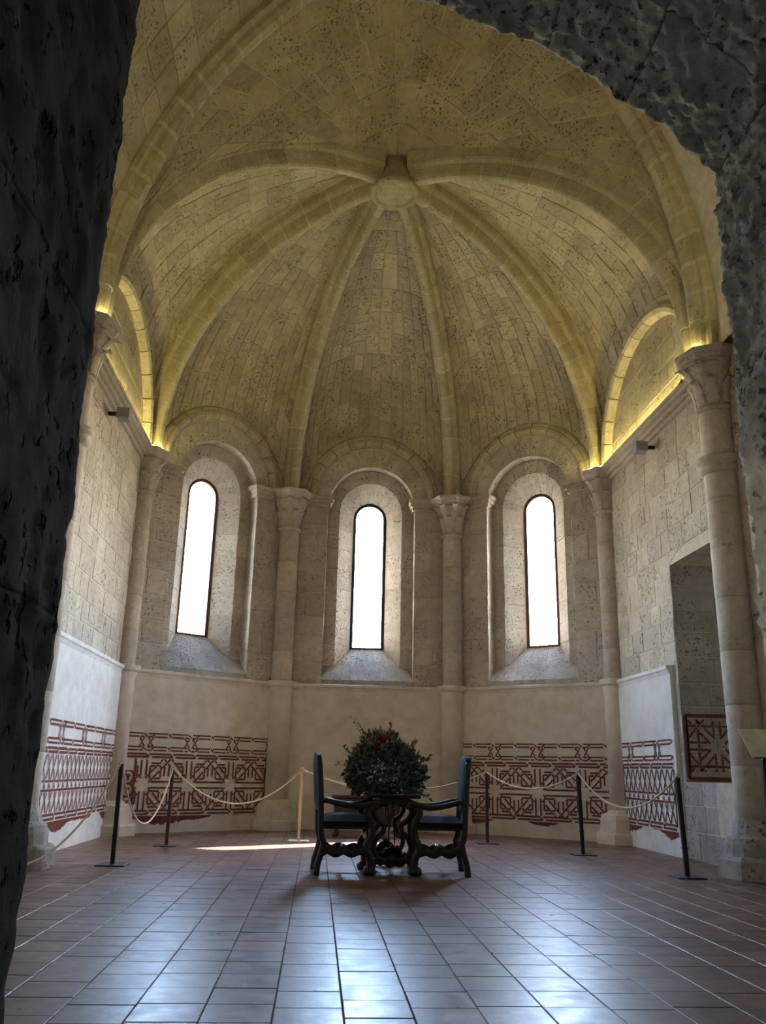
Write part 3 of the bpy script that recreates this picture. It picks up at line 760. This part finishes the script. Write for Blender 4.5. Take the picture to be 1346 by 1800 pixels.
# pier close to the viewer
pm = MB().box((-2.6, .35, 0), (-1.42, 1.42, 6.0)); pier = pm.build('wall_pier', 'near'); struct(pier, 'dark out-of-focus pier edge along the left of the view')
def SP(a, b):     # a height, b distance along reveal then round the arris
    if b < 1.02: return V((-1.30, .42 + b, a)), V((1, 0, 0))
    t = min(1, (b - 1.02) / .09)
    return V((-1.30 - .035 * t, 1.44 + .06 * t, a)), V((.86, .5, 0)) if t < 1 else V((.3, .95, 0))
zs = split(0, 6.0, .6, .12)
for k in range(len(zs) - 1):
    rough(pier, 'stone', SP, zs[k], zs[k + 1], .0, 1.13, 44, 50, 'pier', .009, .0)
# nave behind the viewer: closed room with one daylight opening in its back wall
mb = MB()
NY_0, NY_1, NZa, NZb = .75, 1.75, .9, 2.3
mb.box((-5.2, -6.2, 0), (-5.0, NY_0, 8.0)); mb.box((-5.2, NY_1, 0), (-5.0, 2.0, 8.0)); mb.box((-5.2, NY_0, 0), (-5.0, NY_1, NZa)); mb.box((-5.2, NY_0, NZb), (-5.0, NY_1, 8.0))
mb.box((5.0, -6.2, 0), (5.2, 2.0, 8.0)); mb.box((-5.2, -6.2, 8.0), (5.2, 2.0, 8.2)); mb.box((-5.2, -6.2, 0), (5.2, -6.0, 8))
nv_ = mb.build('wall_nave', 'rubble'); struct(nv_, 'stone walls of the nave behind the viewer')
ld = bpy.data.lights.new('daylight_portal', 'AREA'); ld.shape = 'RECTANGLE'; ld.size = NY_1 - NY_0; ld.size_y = NZb - NZa; ld.cycles.is_portal = True
lo = bpy.data.objects.new('daylight_portal', ld); col.objects.link(lo); lo.location = (-5.1, (NY_0 + NY_1) / 2, (NZa + NZb) / 2); lo.rotation_euler = V((1, 0, 0)).to_track_quat('-Z', 'Z').to_euler()

# ------------------------------------------------------------------ painted friezes
def strap(segs, wd, gap=.008):
    out = []; S = [(V((a[0], a[1])), V((b[0], b[1]))) for a, b in segs]; cuts = [[] for _ in S]; cnt = [0] * len(S)
    hits = []
    for i in range(len(S)):
        a, b = S[i]; d = b - a
        for j in range(i + 1, len(S)):
            c, e = S[j]; f = e - c; den = d.x * f.y - d.y * f.x
            if abs(den) < 1e-6: continue
            t = ((c.x - a.x) * f.y - (c.y - a.y) * f.x) / den; u = ((c.x - a.x) * d.y - (c.y - a.y) * d.x) / den
            if .01 < t < .99 and .01 < u < .99: hits.append((t, i, u, j, abs(den) / (d.length * f.length)))
    hits.sort(key=lambda h: (h[1], h[0]))
    for t, i, u, j, sn in hits:
        cnt[i] += 1
        if (cnt[i] + i) % 2: k, tt = i, t
        else: k, tt = j, u
        L = (S[k][1] - S[k][0]).length; cuts[k].append((tt, (wd / 2 + gap) / max(.6, sn) / L))
    for k, (a, b) in enumerate(S):
        L = (b - a).length; cur = 0.0
        for t, h in sorted(cuts[k]):
            if t - h > cur + .01: out.append((a.lerp(b, cur), a.lerp(b, t - h)))
            cur = max(cur, t + h)
        if cur < .995: out.append((a.lerp(b, cur), b))
    return out
def quads(pieces, wd):
    vv = []; ff = []
    for a, b in pieces:
        d = b - a
        if d.length < .008: continue
        d.normalize(); n_ = V((-d.y, d.x)) * wd / 2; e = .004
        k = len(vv); vv += [a - n_ + d * rnd(0, e), b - n_ - d * rnd(0, e), b + n_ * rnd(.85, 1.05) - d * rnd(0, e), a + n_ * rnd(.85, 1.05) + d * rnd(0, e)]; ff.append((k, k + 1, k + 2, k + 3))
    return vv, ff
def clipseg(a, b, u0, u1, v0, v1):
    a = V(a); b = V(b); t0, t1 = 0.0, 1.0; d = b - a
    for p, q in ((-d.x, a.x - u0), (d.x, u1 - a.x), (-d.y, a.y - v0), (d.y, v1 - a.y)):
        if abs(p) < 1e-9:
            if q < 0: return None
        else:
            r = q / p
            if p < 0: t0 = max(t0, r)
            else: t1 = min(t1, r)
    if t0 >= t1 - .02: return None
    return (tuple(a + d * t0), tuple(a + d * t1))
def star_cell(cx, cy, P, H, dense=False):
    d = .045; s = []; t0 = .095; m_ = min(P, H) * .60; q = d * .7071
    for sx in (-1, 1):
        for k in (-d, d):
            s += [((cx + sx * t0, cy + k), (cx + sx * P / 2, cy + k)), ((cx + k, cy + sx * t0), (cx + k, cy + sx * H / 2))]
            for sy in (-1, 1):
                ox, oy = (k * .7071 * sy, -k * .7071 * sx)
                e_ = t0 * .7071
                s.append(((cx + sx * e_ + ox, cy + sy * e_ + oy), (cx + sx * m_ + ox, cy + sy * m_ + oy)))
        if dense: s += [((cx - P / 2, cy + sx * .26), (cx + P / 2, cy + sx * .26)), ((cx + sx * .26, cy - H / 2), (cx + sx * .26, cy + H / 2)), ((cx + sx * .40, cy - .10), (cx + sx * .08, cy - .44)), ((cx + sx * .40, cy + .10), (cx + sx * .08, cy + .44))]; continue
        for sy in (-1, 1):
            qx, qy, r = cx + sx * P * .25, cy + sy * H * .25, .092
            s += [((qx - r, qy - r), (qx + r, qy - r)), ((qx + r, qy - r), (qx + r, qy + r)), ((qx + r, qy + r), (qx - r, qy + r)), ((qx - r, qy + r), (qx - r, qy - r))]
            s += [((cx + sx * .12, cy + sy * H * .43), (cx + sx * P * .36, cy + sy * H * .43))]
            if sx > 0: s += [((cx + P / 2 - .04, cy + sy * .13), (cx + P / 2 - .04, cy + sy * H * .36)), ((cx + P / 2 + .04, cy + sy * .13), (cx + P / 2 + .04, cy + sy * H * .36))]
    return s
def top_band(u0, u1, v0, v1, P, ph):
    s = []; a, b = v1 - .012, v1 - .062; c, d = v0 + .062, v0 + .012
    k = u0 - P + ph
    while k < u1 + P:
        m_ = k + P / 2
        for hi, lo in ((a, b), (c, d)):
            s += [((k + .02, hi), (m_ - .03, hi)), ((m_ - .02, hi), (m_ + .035, lo)), ((m_ + .045, lo), (k + P - .13, lo)), ((k + .13, lo), (m_ - .035, lo)), ((m_ + .02, hi), (k + P - .06, hi)), ((k + P - .05, hi), (k + P + .005, lo)), ((k + .015, lo), (k + .09, lo)), ((k + .09, lo), (k + .15, hi)), ((k - .05, lo), (k - .11, lo))]
        mid = (b + c) / 2
        for uu in (k - .075, k + .075):
            s += [((uu - .045, b - .005), (uu + .045, c + .005)), ((uu + .045, b - .005), (uu - .045, c + .005))]
        k += P
    return [q for q in (clipseg(x_, y_, u0, u1, v0, v1) for x_, y_ in s) if q]
def frieze(parent, name, label, P3, u0, u1, vt, vb, kind, period, ph, vine=False, ragged=True):
    """P3(u,v) -> 3D point just proud of the plaster"""
    wd = .030; vv = []; ff = []
    def add(v2, f2):
        n0 = len(vv); vv.extend(v2); ff.extend([tuple(i + n0 for i in f) for f in f2])
    def bar(a, b, w_=wd): add(*quads([(V(a), V(b))], w_))
    mid = vt - .335
    if kind != 'panel':
        add(*quads(strap(top_band(u0, u1, mid + .055, vt, period, ph), wd * .8, .006), wd * .8))
        x = u0
        while x < u1 - .05:                  # running double border under the band
            l = min(.42, u1 - x); bar((x, mid + .01), (x + l - .05, mid + .01)); bar((x + .05, mid - .035), (x + l - .01, mid - .035)); bar((x + l - .05, mid + .01), (x + l, mid - .035), wd * .8); x += l
        top = mid - .06
    else:
        bar((u0, vt), (u1, vt), .05); bar((u0, vb), (u1, vb), .05); bar((u0, vb), (u0, vt), .05); bar((u1, vb), (u1, vt), .05); top = vt - .05; vb += .05
    ul = u0 + (.21 if vine else .03)
    segs = []
    if kind in ('star', 'panel'):
        H = top - vb - .05; cy = (top + vb) / 2 + .01
        k = u0 - period + ph
        while k < u1 + period:
            segs += star_cell(k, cy, period, H, kind == 'panel'); k += period
    else:
        st = .19; H = top - vb - .05; k = u0 - H
        while k < u1 + H:
            hw = H * .52
            segs += [((k, vb + .05), (k + hw, top)), ((k + hw, vb + .05), (k, top))]; k += st
        cy = (top + vb) / 2
        for q in (-.05, .05): segs.append(((u0, cy + q), (u1, cy + q)))
    segs = [q for q in (clipseg(a, b, ul, u1 - .03, vb + .04, top) for a, b in segs) if q]
    wp = wd if kind != 'hex' else wd * .9
    add(*quads(strap(segs, wp, .005), wp))
    bar((ul - .01, vb + .02), (ul - .01, top)); bar((u1 - .012, vb + .02), (u1 - .012, mid + .05 if kind != 'panel' else vt), wd * .7)
    if kind != 'panel':
        x = u0
        while x < u1 - .05:
            l = min(.5, u1 - x); bar((x, vb + .03), (x + l - .05, vb + .03)); bar((x + l - .05, vb + .03), (x + l, vb - .02), wd * .8); bar((x + .05, vb - .02), (x + l - .02, vb - .02)); x += l
        # torn lower border of the painting
        n_ = int((u1 - u0) / .025); prev = None
        for i in range(n_ + 1):
            u = u0 + (u1 - u0) * i / n_; q = noise.noise(V((u * 1.7, vt, ph * 5))) ; h = max(0, q * .16 + .03) * (1 + .6 * noise.noise(V((u * 22, 0, 1))))
            cur = (V((u, vb - .05)), V((u, vb - .05 - h)), h)
            if prev and h > .008 and prev[2] > .008: add([prev[1], cur[1], cur[0], prev[0]], [(0, 1, 2, 3)])
            prev = cur
    if vine:
        a, b = u0 + .01, u0 + .185; cy0 = vb + .05; r = .082; zc = [cy0 + r + .01 + i * (2 * r + .03) for i in range(int((top - cy0) / (2 * r + .03)))]
        um = (a + b) / 2
        for z_ in zc:     # red ground around cream rings, red leaf in each
            n_ = 20
            ring_o = [V((um + r * math.cos(2 * pi * i / n_), z_ + r * math.sin(2 * pi * i / n_))) for i in range(n_)]
            sq = []
            for i in range(n_):
                t = 2 * pi * i / n_; c_, s_ = math.cos(t), math.sin(t); k = min((b - a) / 2 / max(abs(c_), 1e-6), (r + .015) / max(abs(s_), 1e-6)); sq.append(V((um + k * c_, z_ + k * s_)))
            add(ring_o + sq, [(i, (i + 1) % n_, n_ + (i + 1) % n_, n_ + i) for i in range(n_)])
            for q in (-.6, 0, .6): bar((um, z_ - .05), (um + q * .06, z_ + .045), .022)
            n_ = 14; ring_i = [V((um + .062 * math.cos(2 * pi * i / n_ + 2), z_ + .062 * math.sin(2 * pi * i / n_ + 2))) for i in range(11)]
            for i in range(10): bar(ring_i[i], ring_i[i + 1], .008)
    o = link(name, [P3(p.x, p.y) for p in vv], ff, 'paint', parent); o['label'] = label
    return o
for bi, lab, vine, ph in ((0, 'red strapwork frieze under the left window, with vine scrolls at its edge', True, .35), (2, 'red strapwork frieze with eight-pointed stars behind the right chair', False, .62)):
    X, L, e, n_, mid = bays[bi]
    sg = 1 if e.x > 0 else -1
    frieze(bay_walls[bi], 'painted_frieze', lab, lambda u, v, X=X: X(u, -.0775, v), -L + .20, L - .20, 1.50, .30, 'star', .80, ph, vine)
frieze(wl, 'painted_frieze', 'red lattice frieze on the bright left side wall', lambda u, v: V((-3.98 + .0675, u, v)), 9.9, 13.58, 1.50, .40, 'hex', 1.05, .9)
frieze(wr, 'painted_frieze', 'red lattice frieze on the right side wall beside the niche', lambda u, v: V((3.98 - .0675, u, v)), 11.60, 13.58, 1.50, .36, 'hex', 1.05, .55)
frieze(wr, 'painted_panel', 'dark star panel painted on the cheek of the arched niche', lambda u, v: V((u, NY1 - .009, v)), 4.03, 4.88, 1.80, .99, 'panel', .85, .425, ragged=False)
frieze(wl2, 'painted_panel', 'scrap of red frieze on the wall behind the information sign', lambda u, v: V((4.12 - .004, u, v)), 6.6, 8.75, 1.75, 1.2, 'panel', .7, .35)

# ------------------------------------------------------------------ furniture
def place(o, loc, rz):
    o.location = loc; o.rotation_euler = (0, 0, rz)
def sq(w0, h0, w1=None, h1=None):      # rounded rectangular section
    w1 = w0 if w1 is None else w1; h1 = h0 if h1 is None else h1
    def f(t):
        a = (w0 + (w1 - w0) * t) / 2; b = (h0 + (h1 - h0) * t) / 2; c = .3
        return [(a, -b * (1 - c)), (a, b * (1 - c)), (a * (1 - c), b), (-a * (1 - c), b), (-a, b * (1 - c)), (-a, -b * (1 - c)), (-a * (1 - c), -b), (a * (1 - c), -b)]
    return f
def cushion(x0, x1, y0, y1, z0, z1, dome, n=10):
    vv = []; m_ = n + 1
    for i in range(m_):
        for j in range(m_):
            a, b = i / n, j / n; k = (1 - abs(2 * a - 1) ** 4) * (1 - abs(2 * b - 1) ** 4)
            ins = .012 if (i in (0, n) or j in (0, n)) else 0
            vv.append(V((x0 + (x1 - x0) * a, y0 + (y1 - y0) * b, z1 - .02 * (ins > 0) + dome * k)))
    ff = [(i * m_ + j, (i + 1) * m_ + j, (i + 1) * m_ + j + 1, i * m_ + j + 1) for i in range(n) for j in range(n)]
    rim = [(i, 0) for i in range(m_)] + [(n, j) for j in range(1, m_)] + [(i, n) for i in range(n - 1, -1, -1)] + [(0, j) for j in range(n - 1, 0, -1)]
    s0 = len(vv); vv += [V((vv[i * m_ + j].x, vv[i * m_ + j].y, z0)) for i, j in rim]
    ff += [(rim[k][0] * m_ + rim[k][1], rim[(k + 1) % len(rim)][0] * m_ + rim[(k + 1) % len(rim)][1], s0 + (k + 1) % len(rim), s0 + k) for k in range(len(rim))]
    ff.append(tuple(range(s0, s0 + len(rim))))
    return vv, ff
def armchair(label):
    t = empty('armchair'); tag(t, label, 'chair', 'carved high-back armchairs at the table')
    W = .30       # half width; chair faces +x
    mb = MB(); mb.add(*cushion(-.25, .27, -W + .0, W - .0, .455, .525, .05)); mb.build('seat_cushion', 'velvet', t, True)
    MB().bbox((-.245, -W + .01, .43), (.262, W - .01, .462), .006).build('seat_frame', 'wood', t)
    # upholstered back, slightly raked, with arched top
    vv = []; ff = []; nz, ny = 12, 12
    for sgn in (1, -1):
        for i in range(nz + 1):
            for j in range(ny + 1):
                b = j / ny; yv = (-W + .015) + (2 * W - .03) * b; top = 1.13 + .045 * math.sin(pi * b) ** .6
                a = i / nz; z = .60 + (top - .60) * a; k = (1 - abs(2 * a - 1) ** 5) * (1 - abs(2 * b - 1) ** 5)
                xx = -.262 - .075 * (z - .6) + sgn * (.022 + .022 * k); vv.append(V((xx, yv, z)))
    m_ = ny + 1; q = (nz + 1) * m_
    for s0 in (0, q): ff += [(s0 + i * m_ + j, s0 + i * m_ + j + 1, s0 + (i + 1) * m_ + j + 1, s0 + (i + 1) * m_ + j) for i in range(nz) for j in range(ny)]
    rim = [i * m_ for i in range(nz + 1)] + [nz * m_ + j for j in range(1, m_)] + [i * m_ + ny for i in range(nz - 1, -1, -1)] + [j for j in range(ny - 1, 0, -1)]
    ff += [(rim[k], rim[(k + 1) % len(rim)], q + rim[(k + 1) % len(rim)], q + rim[k]) for k in range(len(rim))]
    link('backrest', vv, ff, 'velvet', t, True)
    for s in (-1, 1):
        y = s * (W - .03)
        # back post and sabre-curved rear leg
        MB().sweep(spline([(-.30, y, 1.10), (-.275, y, .85), (-.262, y, .60), (-.255, y, .45), (-.245, y, .36), (-.225, y, .30), (-.245, y, .20), (-.275, y, .10), (-.285, y, .0)], 5), sq(.055, .06, .06, .095), (0, 1, 0)).build('leg', 'wood', t, True)
        # scrolled front leg rising into the arm support
        MB().sweep(spline([(.225, y, .65), (.205, y, .60), (.235, y, .53), (.262, y, .45), (.255, y, .36), (.215, y, .29), (.215, y, .23), (.25, y, .15), (.255, y, .07), (.235, y, .0)], 5), sq(.065, .06, .075, .095), (0, 1, 0)).build('leg', 'wood', t, True)
        ft = MB().lathe((.238, y, 0), [(.045, 0), (.06, .015), (.062, .05), (.04, .085)], 12); ft.build('foot', 'wood', t, True)
        # curved arm with scroll end
        MB().sweep(spline([(-.275, y, .69), (-.20, y, .70), (-.05, y, .665), (.10, y, .645), (.22, y, .665), (.29, y, .69), (.32, y, .67), (.31, y, .635)], 5), sq(.06, .05, .065, .06)).build('armrest', 'wood', t, True)
        # wavy side stretcher
        MB().sweep(spline([(-.25, y, .20), (-.18, y, .235), (-.10, y, .20), (-.02, y, .23), (.06, y, .20), (.14, y, .225), (.23, y, .20)], 4), sq(.04, .075)).build('stretcher', 'wood', t, True)
    MB().sweep(spline([(.0, -W + .03, .21), (.0, -.1, .25), (.0, 0, .22), (.0, .1, .25), (.0, W - .03, .21)], 5), sq(.04, .05)).build('stretcher', 'wood', t, True)
    MB().sweep(spline([(.225, -W + .03, .34), (.225, -.15, .38), (.225, 0, .35), (.225, .15, .38), (.225, W - .03, .34)], 5), sq(.03, .06)).build('front_apron', 'wood', t, True)
    return t
ch1 = armchair('dark high-back armchair left of the table, turned to the right'); place(ch1, (-.55, 9.42, 0), 0.06)
ch2 = armchair('dark high-back armchair right of the table, turned to the left'); place(ch2, (.43, 9.45, 0), pi - .04)

# table with lyre legs seen end on
tb = empty('carved_table', (-.05, 9.75, 0)); tag(tb, 'dark carved table with lyre legs between the two armchairs', 'table')
hw, hl = .27, .62
MB().bbox((-hw, -hl, .735), (hw, hl, .77), .01).build('tabletop', 'wood_matte', tb)
MB().bbox((-hw + .12, -hl + .06, .67), (hw - .12, hl - .06, .735), .004).build('apron', 'wood', tb)
for sy in (-1, 1):
    y = sy * .42
    for sx in (-1, 1):
        P_ = [(sx * .06, y, .67), (sx * .15, y, .66), (sx * .195, y, .60), (sx * .16, y, .52), (sx * .095, y, .47), (sx * .10, y, .40), (sx * .165, y, .33), (sx * .19, y, .24), (sx * .15, y, .16), (sx * .08, y, .13), (sx * .0, y, .15)]
        MB().sweep(spline(P_, 5), sq(.05, .045), (0, 1, 0)).build('leg', 'wood', tb, True)
        MB().sweep(spline([(sx * .13, y, .16), (sx * .185, y, .10), (sx * .20, y, .04), (sx * .17, y, .0)], 4), sq(.055, .05, .06, .06), (0, 1, 0)).build('foot', 'wood', tb, True)
    # carved cresting of the foot rail
    mbx = MB(); prof = spline([(-.17, 0, .17), (-.13, 0, .21), (-.10, 0, .19), (-.07, 0, .235), (-.03, 0, .25), (0, 0, .285), (.03, 0, .25), (.07, 0, .235), (.10, 0, .19), (.13, 0, .21), (.17, 0, .17)], 3)
    low = [(p.x, .10 - .035 * math.cos(p.x * 9) + .012 * math.sin(p.x * 60)) for p in prof]; n0 = len(prof)
    vv = [V((p.x, y - .018, p.z)) for p in prof] + [V((a, y - .018, b)) for a, b in low] + [V((p.x, y + .018, p.z)) for p in prof] + [V((a, y + .018, b)) for a, b in low]
    ff = []
    for i in range(n0 - 1): ff += [(i, i + 1, n0 + i + 1, n0 + i), (2 * n0 + i, 2 * n0 + i + 1, 3 * n0 + i + 1, 3 * n0 + i), (i, i + 1, 2 * n0 + i + 1, 2 * n0 + i), (n0 + i, n0 + i + 1, 3 * n0 + i + 1, 3 * n0 + i)]
    link('carved_rail', vv, ff, 'wood', tb, True)
    MB().lathe((0, y, 0), [(.001, .06), (.04, .08), (.055, .13), (.045, .18), (.001, .21)], 12).build('carved_rosette', 'wood', tb, True)
    for sx in (-1, 1): MB().tube(spline([(sx * .025, y * .95, .24), (sx * .03, y * .7, .42), (sx * .028, y * .3, .60), (sx * .028, y * .12, .68)], 4), .006, 6).build('iron_stay', 'iron', tb, True)
MB().sweep(spline([(0, -.42, .15), (0, -.2, .17), (0, 0, .15), (0, .2, .17), (0, .42, .15)], 4), sq(.05, .05)).build('stretcher', 'wood', tb, True)

# carved chest behind the table
cb = empty('carved_chest', (-.03, 14.35, 0)); tag(cb, 'low dark carved chest standing on feet against the back wall', 'chest')
MB().bbox((-.52, -.22, .16), (.52, .22, .58), .012).build('body', 'wood_brown', cb)
MB().bbox((-.56, -.25, .58), (.56, .25, .63), .012).build('lid', 'wood_brown', cb)
for k in (-1, 0, 1):
    pn = MB()
    x0, x1 = k * .335 - .14, k * .335 + .14
    for a, b in (((x0, .22), (x1, .245)), ((x0, .50), (x1, .525)), ((x0, .245), (x0 + .025, .50)), ((x1 - .025, .245), (x1, .50))): pn.box((a[0], -.24, a[1]), (b[0], -.215, b[1]))
    pn.lathe((0, 0, 0), [(.07, 0), (.05, .012), (.02, .02)], 12)
    for q in pn.v[-36:]: x_, y_, z_ = q; q.x, q.y, q.z = (x0 + x1) / 2 + x_, -.222 - z_, .372 + y_
    pn.build('carved_panel', 'wood', cb)
for sx in (-1, 1):
    for sy in (-1, 1):
        MB().sweep(spline([(sx * .44, sy * .16, .17), (sx * .49, sy * .17, .12), (sx * .46, sy * .17, .06), (sx * .53, sy * .18, .0)], 4), sq(.06, .06, .05, .05), (0, 1, 0)).build('foot', 'wood_brown', cb, True)

# flower arrangement
fa = empty('flower_arrangement', (-.10, 9.72, .77)); tag(fa, 'large dried flower arrangement with grey-green leaves standing on the table', 'flowers')
MB().lathe((0, 0, 0), [(.10, 0), (.15, .02), (.17, .07), (.16, .11)], 16).build('basket', 'wood_brown', fa, True)
fa.scale = (1.04, 1, 1.13)
random.seed(31)
def leaf(mb, p, d, ln, wd, curl=.2):
    d = d.normalized(); s = d.cross(V((rnd(-1, 1), rnd(-1, 1), rnd(-1, 1)))).normalized(); u = s.cross(d)
    a = p; b = p + d * ln * .5 + u * ln * curl * .5; c = p + d * ln
    mb.add([a, b - s * wd / 2 + u * wd * .15, c, b + s * wd / 2 + u * wd * .15, b], [(0, 1, 4), (1, 2, 4), (2, 3, 4), (3, 0, 4)])
def shell():
    while True:
        th = rnd(0, 2 * pi); ph = math.acos(rnd(-.62, 1)); r = rnd(.5, 1) ** .5
        d = V((math.sin(ph) * math.cos(th), math.sin(ph) * math.sin(th), math.cos(ph)))
        return d, V((d.x * (.41 - .13 * max(0, d.z)) * r * rnd(.85, 1.1) - .05 * max(0, d.z), d.y * .31 * r, max(.015, .20 + d.z * .34 * r * rnd(.85, 1.12))))
for mat, cnt, ln, wd in (('leaf_dark', 1700, (.05, .09), .042), ('leaf_grey', 1300, (.035, .065), .04), ('leaf_brown', 600, (.04, .08), .03)):
    m_ = MB()
    for k in range(cnt):
        d, p = shell()
        if mat == 'leaf_brown' and d.x > .1: continue
        leaf(m_, p, d + V((rnd(-.8, .8), rnd(-.8, .8), rnd(-.5, .9))), rnd(*ln), wd * rnd(.7, 1.2))
    o = m_.build({'leaf_dark': 'dark_foliage', 'leaf_grey': 'grey_foliage', 'leaf_brown': 'brown_foliage'}[mat], mat, fa); o['kind'] = 'stuff'
def twig(base, tip, nleaf, mat, ll, lw):
    m_ = MB(); pts = spline([base, (V(base) + V(tip)) / 2 + V((rnd(-.03, .03), 0, rnd(0, .04))), tip], 6); m_.tube(pts, lambda t: .004 * (1 - t * .7), 5)
    for k in range(nleaf):
        i = int((.25 + .75 * k / nleaf) * (len(pts) - 1)); leaf(m_, pts[i], V((rnd(-1, 1), rnd(-.6, .6), rnd(.0, .8))), ll * rnd(.7, 1.2), lw)
    leaf(m_, pts[-1], pts[-1] - pts[-2], ll, lw)
    return m_
twig((-.15, 0, .3), (-.37, -.05, .68), 16, 'leaf_dark', .055, .022).build('twig', 'leaf_dark', fa)
twig((-.2, 0, .25), (-.47, -.05, .42), 14, 'leaf_dark', .05, .02).build('twig', 'leaf_dark', fa)
twig((-.2, 0, .2), (-.50, -.05, .25), 14, 'leaf_brown', .05, .02).build('twig', 'leaf_brown', fa)
twig((.2, -.05, .1), (.43, -.1, .33), 12, 'leaf_dark', .07, .04).build('twig', 'leaf_dark', fa)
twig((.2, -.05, .1), (.42, -.15, .20), 12, 'leaf_dark', .07, .04).build('twig', 'leaf_dark', fa)
twig((.2, -.3, .02), (.40, -.42, -.03), 8, 'leaf_dark', .06, .03).build('twig', 'leaf_dark', fa)
for k in range(16):      # feathery grasses
    a = rnd(-.25, .32); tip = V((a * 1.35 - .06, rnd(-.1, .15), rnd(.56, .70) - abs(a + .1) * .5)); bs = V((a * .5, 0, .2)); m_ = MB()
    pts = spline([bs, bs.lerp(tip, .6) + V((0, 0, .02)), tip], 5); m_.tube(pts, lambda t: .003, 4)
    for q in range(26): 
        i = int(rnd(.5, 1) * (len(pts) - 1)); leaf(m_, pts[i], (pts[-1] - pts[-2]).normalized() + V((rnd(-.5, .5), rnd(-.5, .5), rnd(-.1, .5))), rnd(.03, .06), .006)
    m_.build('grass_plume', 'grass_dry', fa)
for bx, tx, tz, ln in ((-.06, -.06, .47, .09), (-.09, -.10, .40, .08)):
    m_ = MB()
    for q in range(60):
        h = q / 60; a = q * 2.4; leaf(m_, V((tx + .02 * math.cos(a) * (1 - h * .5), -.2 + .02 * math.sin(a), tz - ln / 2 + ln * h)), V((math.cos(a) * .5, math.sin(a) * .5, 1)), .045, .026)
    o = m_.build('red_flower', 'flower_red', fa); o['label'] = 'red flower head'
for tx, tz in ((.03, .62), (-.2, .55)):
    m_ = MB(); pts = spline([(tx * .5, -.05, .3), (tx * .8, -.08, .45), (tx, -.1, tz)], 5); m_.tube(pts, lambda t: .012 * (1 - t * .8), 6)
    for q in range(30): leaf(m_, pts[-1 - q % 6], V((rnd(-.4, .4), rnd(-.4, .4), 1)), .05, .02)
    m_.build('red_spike', 'leaf_brown', fa)

# rope barrier
random.seed(5)
def stanchion(x, y, h, mat, lean, label):
    t = empty('rope_post', (x, y, 0)); tag(t, label, 'barrier post', 'rope barrier posts')
    MB().bbox((-.15, -.15, 0), (.15, .15, .014), .003).build('base_plate', mat, t)
    hb = .021
    MB().bbox((-hb, -hb, .014), (hb, hb, h - .02), .003, lambda q: q + V((lean * q.z, 0, 0))).build('post', mat, t)
    MB().bbox((-hb - .004, -hb - .004, .28), (hb + .004, hb + .004, .30), .002, lambda q: q + V((lean * q.z, 0, 0))).build('collar', mat, t)
    r = MB(); r.tube([(lean * h + .028 * math.cos(a), 0, h - .01 + .028 * math.sin(a)) for a in [2 * pi * k / 16 for k in range(17)]], .007, 6, (0, 1, 0)); r.build('rope_ring', 'rope', t, True)
    return V((x + lean * h, y, h - .005))
S = [stanchion(-2.93, 9.73, 1.03, 'iron', -.015, 'black rope post nearest the dark pier, beside the left wall'),
     stanchion(-2.77, 12.1, .98, 'post_brown', 0, 'brown rope post in front of the left frieze'),
     stanchion(-1.07, 13.21, 1.0, 'rope', 0, 'pale rope post, its sunlit look put into the colour, just left of the left chair'),  # cream colour on this post stands in for sunlight
     stanchion(1.72, 13.39, 1.02, 'post_brown', 0, 'brown rope post just right of the right chair'),
     stanchion(2.68, 11.79, 1.03, 'iron', -.02, 'dark rope post in front of the star frieze'),
     stanchion(3.06, 9.38, 1.02, 'iron', -.03, 'black rope post nearest the arched niche')]
def rope(a, b, low, label):
    pts = []; n_ = 40
    mz = min(a.z, b.z); 
    for i in range(n_ + 1):
        t = i / n_; p = a.lerp(b, t); p.z -= 4 * t * (1 - t) * ((a.z + b.z) / 2 - low); pts.append(p)
    o = MB().tube(pts, lambda t: .0105, 8).build('rope', 'rope', None, True)
    tag(o, label, 'rope', 'barrier ropes')
rope(S[0], S[1], .34, 'cream rope hanging in a deep loop before the left frieze')
rope(S[1], S[2], .52, 'cream rope between brown post and the pale post')
rope(S[2], S[3], .72, 'cream rope passing behind the flower arrangement')
rope(S[3], S[4], .80, 'cream rope in a shallow loop before the star frieze')
rope(S[4], S[5], .64, 'cream rope sagging towards the post by the niche')
rope(S[0], V((-4.08, 7.4, .9)), .10, 'cream rope hanging almost to the floor by the dark pier')

# information sign at the right edge
sg_ = empty('information_sign', (3.62, 8.62, 0)); tag(sg_, 'slanted pale information sign on a dark post at the right edge', 'sign')
MB().bbox((-.02, -.02, 0), (.02, .02, 1.20), .003).build('post', 'iron', sg_)
MB().bbox((-.16, -.16, 0), (.16, .16, .015), .003).build('base_plate', 'iron', sg_)
def tilt(q): return V((q.x, -.17 + q.y * .55, 1.22 + (q.y) * .62 + q.z))
MB().bbox((-.21, -.02, 0), (.26, .42, .012), .003, tilt).build('sign_board', 'sign_face', sg_)
MB().bbox((-.18, .0, -.025), (.23, .40, -.001), .003, tilt).build('support_tray', 'iron', sg_)

# small floodlights under the cornices
for sx, yy, lab in ((-1, 11.32, 'small grey floodlight box under the left cornice'), (1, 11.61, 'small grey floodlight box under the right cornice')):
    f_ = empty('floodlight', (sx * 3.98, yy, 5.72)); tag(f_, lab, 'lamp', 'cornice floodlights')
    MB().bbox((-.09, -.09, -.09), (.09, .09, .07), .01, lambda q: V((-sx * .22 + q.x, q.y, q.z))).build('housing', 'grey_metal', f_)
    MB().box((-.14, -.02, -.03), (.14, .02, .02), lambda q: V((-sx * .10 + q.x * .8, q.y, q.z))).build('bracket', 'iron', f_)
